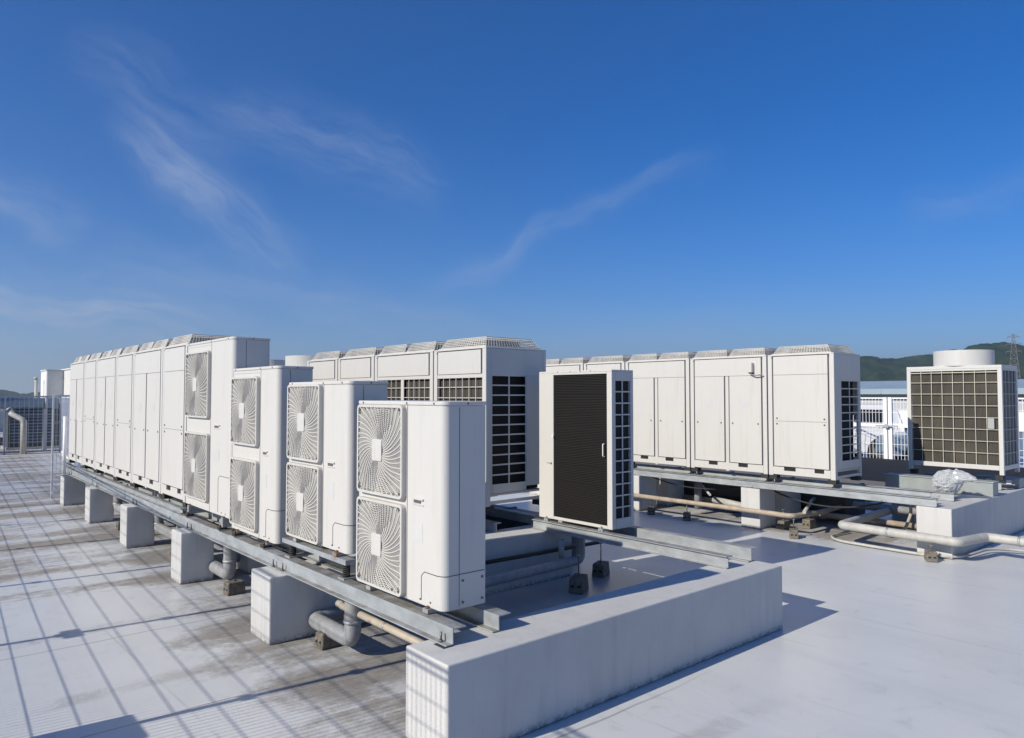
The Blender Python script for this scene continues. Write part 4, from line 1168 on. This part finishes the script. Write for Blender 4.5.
def mesh_fence(p0, p1, top, mat, label, npost, pitch=.1, hp=.2, mid=None, wire=.008, pw=.06, z0=.05, hwire=None):
    """fence from p0 to p1 (ground points)"""
    p0, p1 = Vector(p0), Vector(p1); L = (p1 - p0).length; ang = math.atan2(p1.y - p0.y, p1.x - p0.x)
    r = empty('mesh_fence', (p0.x, p0.y, 0), ang); tag(r, label, 'fence')
    hwire = hwire or wire
    for k in range(npost):
        a, b = L * k / npost, L * (k + 1) / npost
        mb = MB(); n = max(2, int((b - a) / pitch))
        for q in range(1, n): x = a + (b - a) * q / n; mb.box(x - wire / 2, x + wire / 2, -wire / 2, wire / 2, z0, top)
        z = z0 + .04
        while z < top: mb.box(a + pw / 2, b - pw / 2, wire / 2 + .0005, wire / 2 + .0005 + hwire, z - hwire / 2, z + hwire / 2); z += hp
        mb.build('mesh_panel', mat, r)
        mb = MB(); mb.box(a + pw / 2, b - pw / 2, -.02, .02, top + .001, top + .04)
        if mid: mb.box(a + pw / 2, b - pw / 2, -.03, -.006, mid - .05, mid + .05)
        mb.box(a + pw / 2, b - pw / 2, -.03, -.006, z0 - .02, z0 + .03)
        mb.build('rail', mat, r)
    for k in range(npost + 1):
        x = L * k / npost; mb = MB(); mb.box(x - pw / 2, x + pw / 2, -pw / 2, pw / 2, 0, top + .045); mb.build('post', mat, r)
    return r
# far left
mesh_fence((-2.0, 31.0), (4.72, 31.0), 2.02, 'fence_grey', 'mesh fence across the far left end of the roof before dark plant', 4, pitch=.13, hp=.32, wire=.014, pw=.05)
mesh_fence((4.75, 30.9), (3.95, 23.0), 2.0, 'white_post', 'pale mesh fence panel running back behind the left row', 3, pitch=.12, hp=.3, wire=.016)
mesh_fence((2.50, 17.25), (3.9, 17.25), 2.05, 'white_post', 'pale mesh screen at the far end of the left row', 1, pitch=.07, hp=.28, wire=.006, pw=.03, z0=.1)
# white pole on the farthest left pier
r = empty('white_pole', (2.50, 15.92, HC)); tag(r, 'slim white pole standing on the farthest left pier', 'pole')
mb = MB(); mb.cyl((0, 0, .012), (0, 0, 1.12), .03, 14); mb.build('shaft', 'white_post', r)
mb = MB(); mb.box(-.06, .06, -.06, .06, .001, .011); mb.build('base_plate', 'galv', r)

# far left plant
r = empty('blue_duct', (1.5, 32.4, 1.78)); tag(r, 'thick blue grey pipe crossing behind the far left fence', 'duct')
mb = MB(); mb.cyl((-5, 0, 0), (3.35, 0, 0), .20, 24); mb.build('pipe_run', 'pipe_blue', r)
for x in (-3, -.5, 1.2, 2.9):
    mb = MB(); mb.cyl((x, 0, 0), (x + .06, 0, 0), .22, 24); mb.build('clamp', 'fence_grey', r)
    mb = MB(); mb.box(x - .03, x + .09, -.04, .04, -1.78, -.2); mb.build('support_leg', 'fence_grey', r)
r = empty('air_handler', (3.45, 33.2, 0)); tag(r, 'dark louvred plant housing behind the far left fence', 'air handler')
mb = MB(); mb.box(-.1, 2.4, 0, 1.6, .1, 1.75); mb.build('housing', 'duct_dark', r, bevel=.02)
mb = MB()
for k in range(12): mb.box(0, 1.4, -.03, .0, .25 + k * .12, .30 + k * .12)
mb.build('louvre', 'pipe_blue', r)
mb = MB(); mb.box(-.15, 2.45, -.05, 1.65, 0, .1); mb.build('base_frame', 'galv', r)
r = empty('white_duct', (3.15, 30.6, 0)); tag(r, 'white square duct elbow coming down in front of the far left fence', 'duct')
mb = MB(); mb.tube([(.02, .5, 1.58), (.05, .3, 1.42), (.40, 0, 1.2), (.40, 0, .0)], .115, 4, fillet=.10); mb.build('duct_run', 'pipe_white', r)
r = empty('parapet_wall', (0, 50, 0)); tag(r, 'long grey parapet wall beyond the far left fence', 'wall')
mb = MB(); mb.box(-8, 30, 0, .3, 0, 1.15); mb.build('wall_panel', 'farwall', r)
mb = MB(); mb.box(-8.05, 30.05, -.05, .35, 1.151, 1.22); mb.build('coping', 'curb', r)
block(3.3, 36.5, 0, 'big concrete block standing beyond the far left fence', 0, 2.6)
# white cabins above the far end
r = empty('rooftop_cabin', (4.62, 33.6, 0)); tag(r, 'narrow white cabinet standing highest at the far left', 'cabin')
mb = MB(); mb.box(0, .9, 0, 1.5, 1.76, 3.06); mb.build('wall', 'shed', r, bevel=.02)
mb = MB(); mb.box(-.03, .93, -.03, 1.53, 3.061, 3.10); mb.build('roof', 'shed', r)
mb = MB(); mb.box(-.012, .0, .1, 1.4, 1.86, 2.96); mb.build('door', 'white_post', r)
mb = MB(); mb.box(.05, .85, .05, 1.45, .0, 1.759); mb.build('support_frame', 'fence_grey', r)
r = empty('rooftop_cabin', (5.2, 30.2, 0)); tag(r, 'grey sided cabin with a sloping roof line beside the last left row cabinet', 'cabin')
mb = MB(); mb.box(0, 2.6, 0, 4.5, 0, 3.08); mb.build('wall', 'shed', r, bevel=.02)
mb = MB(); mb.box(-.04, 2.64, -.04, 4.54, 3.081, 3.13); mb.build('roof', 'shed', r)
mb = MB(); [mb.box(.05, 2.5, -.015, .0, .4 + k * .22, .43 + k * .22) for k in range(11)]; mb.build('ribbing', 'farwall', r)
r = empty('vent_pipe', (4.35, 34.2, 0)); tag(r, 'thin pale vent pipe left of the narrow white cabinet', 'vent pipe')
mb = MB(); mb.cyl((0, 0, 0), (0, 0, 2.72), .06, 12); mb.build('shaft', 'pipe_white', r)
mb = MB(); mb.cyl((0, 0, 2.722), (0, 0, 2.8), .09, 12); mb.build('cap', 'pipe_white', r)

GY = 8.62
# ------------------------------------------------------------------ right background: white fence, gate, cars
mesh_fence((21.6, GY + .065), (21.6, 20.0), 1.98, 'white_post', 'white mesh fence left of the gate post, in front of the parked van', 3, pitch=.09, hp=.30, mid=1.22, wire=.010, pw=.10)
mesh_fence((21.6, 0.4), (21.6, GY - .065), 1.98, 'white_post', 'white mesh fence right of the gate post, behind the caged chiller', 3, pitch=.09, hp=.30, mid=1.22, wire=.010, pw=.10)
r = empty('gate_latch', (21.52, GY, 1.19)); tag(r, 'grey sliding latch joining the two white fence posts', 'latch')
mb = MB(); mb.box(-.05, -.01, -.3, .3, 0, .04); mb.build('bolt_bar', 'fence_grey', r); mb = MB(); mb.box(-.07, -.051, -.05, .05, -.03, .07); mb.build('bracket', 'fence_grey', r)

def car(loc, rz, mat, kind, label):
    r = empty('parked_car', loc, rz); tag(r, label, 'car', 'cars parked behind the white fence')
    L = 4.5 if kind == 'van' else 4.0; Wc = 1.7; H = 1.80 if kind == 'van' else 1.48
    if kind == 'van':
        prof = [(-2.2, .35), (-2.22, .75), (-2.1, 1.0), (-1.55, 1.12), (-.75, 1.72), (-.3, 1.80), (1.7, 1.78), (2.1, 1.6), (2.25, 1.0), (2.24, .4), (2.1, .28), (-2.05, .25)]
        roofz = (1.15, 1.70)
    else:
        prof = [(-1.95, .35), (-1.98, .65), (-1.85, .82), (-1.0, .95), (-.35, 1.40), (.1, 1.48), (1.2, 1.44), (1.75, 1.05), (1.95, .9), (1.98, .4), (1.85, .28), (-1.8, .25)]
        roofz = (.98, 1.40)
    bm = bmesh.new(); rings = []
    for s in (-1, -.93, -.6, 0, .6, .93, 1):
        ring = []
        for (x, z) in prof:
            tuck = max(0, z - (.95 if kind != 'van' else 1.1)) * .22
            inset = .05 if abs(s) == 1 else 0
            xx = x * (1 - (.02 if abs(s) == 1 else 0)); ring.append(bm.verts.new((xx, s * (Wc / 2 - tuck), z - (inset if z > .6 else -inset * .3))))
        rings.append(ring)
    n = len(prof)
    for A, B in zip(rings, rings[1:]):
        for k in range(n): bm.faces.new((A[k], A[(k + 1) % n], B[(k + 1) % n], B[k])).smooth = True
    bm.faces.new(rings[0]); bm.faces.new(rings[-1][::-1])
    mb = MB(); mb.bm.free(); mb.bm = bm; b = mb.build('body', mat, r, bevel=.03, seg=2)
    z0, z1 = roofz
    for s in (-1, 1):
        yb = Wc / 2 - max(0, z0 - .95) * .22; 
        off = .012
        def sp_(x, z): return (x, s * (Wc / 2 - max(0, z - (.95 if kind != 'van' else 1.1)) * .22 + off), z)
        quads = ([[(-1.25, z0), (-.5, z0), (-.5, z1 - .08), (-.62, z1 - .1)], [(-.42, z0), (.55, z0), (.55, z1 - .06), (-.42, z1 - .06)], [(.63, z0), (1.75, z0), (1.65, z1 - .08), (.63, z1 - .06)]]
                 if kind == 'van' else [[(-.85, z0), (.25, z0), (.25, z1 - .03), (-.3, z1 - .06)], [(.33, z0), (1.45, z0), (1.1, z1 - .06), (.33, z1 - .03)]])
        for q in quads:
            m_ = MB(); vv = [m_.bm.verts.new(sp_(*p)) for p in q]; vi = [m_.bm.verts.new((v.co.x, v.co.y - s * .03, v.co.z)) for v in vv]
            m_.bm.faces.new(vv)
            for i in range(4): m_.bm.faces.new((vv[i], vv[(i + 1) % 4], vi[(i + 1) % 4], vi[i]))
            m_.build('side_window', 'glass', r)
    fx0, fz0, fx1, fz1 = (prof[3][0], prof[3][1], prof[4][0], prof[4][1])
    def wscr(a, b, name):
        m_ = MB(); (xa, za), (xb, zb2) = a, b
        d = Vector((zb2 - za, 0, -(xb - xa))).normalized() * (.014 if True else 0)
        if d.z < 0: d = -d
        vs = [m_.bm.verts.new((xa + d.x, -.70, za + d.z)), m_.bm.verts.new((xa + d.x, .70, za + d.z)), m_.bm.verts.new((xb + d.x, .62, zb2 + d.z)), m_.bm.verts.new((xb + d.x, -.62, zb2 + d.z))]
        vi = [m_.bm.verts.new(v.co - d * 2) for v in vs]; m_.bm.faces.new(vs)
        for i in range(4): m_.bm.faces.new((vs[i], vs[(i + 1) % 4], vi[(i + 1) % 4], vi[i]))
        m_.build(name, 'glass', r)
    wscr((fx0 + .08, fz0 + .06), (fx1 - .03, fz1 - .02), 'windscreen')
    rr_ = (prof[8], prof[7]); wscr((rr_[0][0] - .0, rr_[0][1] + .08), (rr_[1][0] + .0, rr_[1][1] - .04), 'rear_window')
    for x in (-L / 2 + .85, L / 2 - .85):
        for s in (-1, 1):
            y0 = s * (Wc / 2 - .19); y1 = s * (Wc / 2 + .015)
            m_ = MB(); m_.cyl((x, s * (Wc / 2 - .1), .34), (x, s * (Wc / 2 + .008), .34), .385, 28); m_.build('wheel_arch', 'dark', r)
            m_ = MB(); m_.cyl((x, y0, .32), (x, y1, .32), .315, 28); wh = m_.build('wheel', 'tyre', r, bevel=.02)
            m_ = MB(); m_.cyl((x, y1, .32), (x, y1 + s * .008, .32), .2, 20); m_.build('rim', 'rim', wh)
    for s in (-1, 1):
        m_ = MB(); m_.box(prof[1][0] - .01, prof[1][0] + .12, s * .62 - .16, s * .62 + .16, prof[1][1] - .12, prof[1][1] + .03); m_.build('headlight', 'lamp_clear', r, bevel=.02)
        m_ = MB(); xr = prof[8][0]; m_.box(xr - .10, xr + .015, s * .72 - .07, s * .72 + .07, .75, 1.05); m_.build('tail_light', 'lamp_red', r, bevel=.02)
        m_ = MB(); m_.box(-.95, -.8, s * (Wc / 2 + .02) - .1, s * (Wc / 2 + .02) + .1, z0 + .02, z0 + .15); m_.build('mirror', mat, r, bevel=.03)
    m_ = MB(); m_.box(prof[0][0] - .03, prof[0][0] + .1, -.75, .75, .3, .5); m_.build('bumper', mat, r, bevel=.03)
    return r
car((23.1, 11.25, 0), -math.radians(40.7), 'car_white', 'van', 'white minivan parked side on, seen through the white fence')
car((24.7, 8.2, 0), -math.radians(46), 'car_blue', 'hatch', 'blue grey hatchback nose by the fence posts, in front of the white minivan')
r = empty('parapet_wall', (46, 20, 0)); tag(r, 'pale parapet wall behind the parked cars on the right', 'wall')
mb = MB(); mb.box(0, .3, -34, 42, 0, 1.2); mb.build('wall_panel', 'shed', r)
mb = MB(); mb.box(-.05, .35, -34.05, 42.05, 1.201, 1.27); mb.build('coping', 'curb', r)

mb = MB(); mb.box(-9100, 9100, -3100, 9100, -15.0, 420.0)
hm = bpy.data.materials.new('haze'); hm.use_nodes = True; hn = hm.node_tree
for n_ in list(hn.nodes):
    if n_.type == 'BSDF_PRINCIPLED': hn.nodes.remove(n_)
pv = N(hn, 'ShaderNodeVolumePrincipled'); pv.inputs['Color'].default_value = (0.72, 0.86, 1.0, 1); pv.inputs['Density'].default_value = 1.6e-4
pv.inputs['Anisotropy'].default_value = 0.3
hn.links.new(pv.outputs[0], hn.nodes['Material Output'].inputs['Volume'])
o = mb.build('haze', hm); tag(o, kind='stuff')
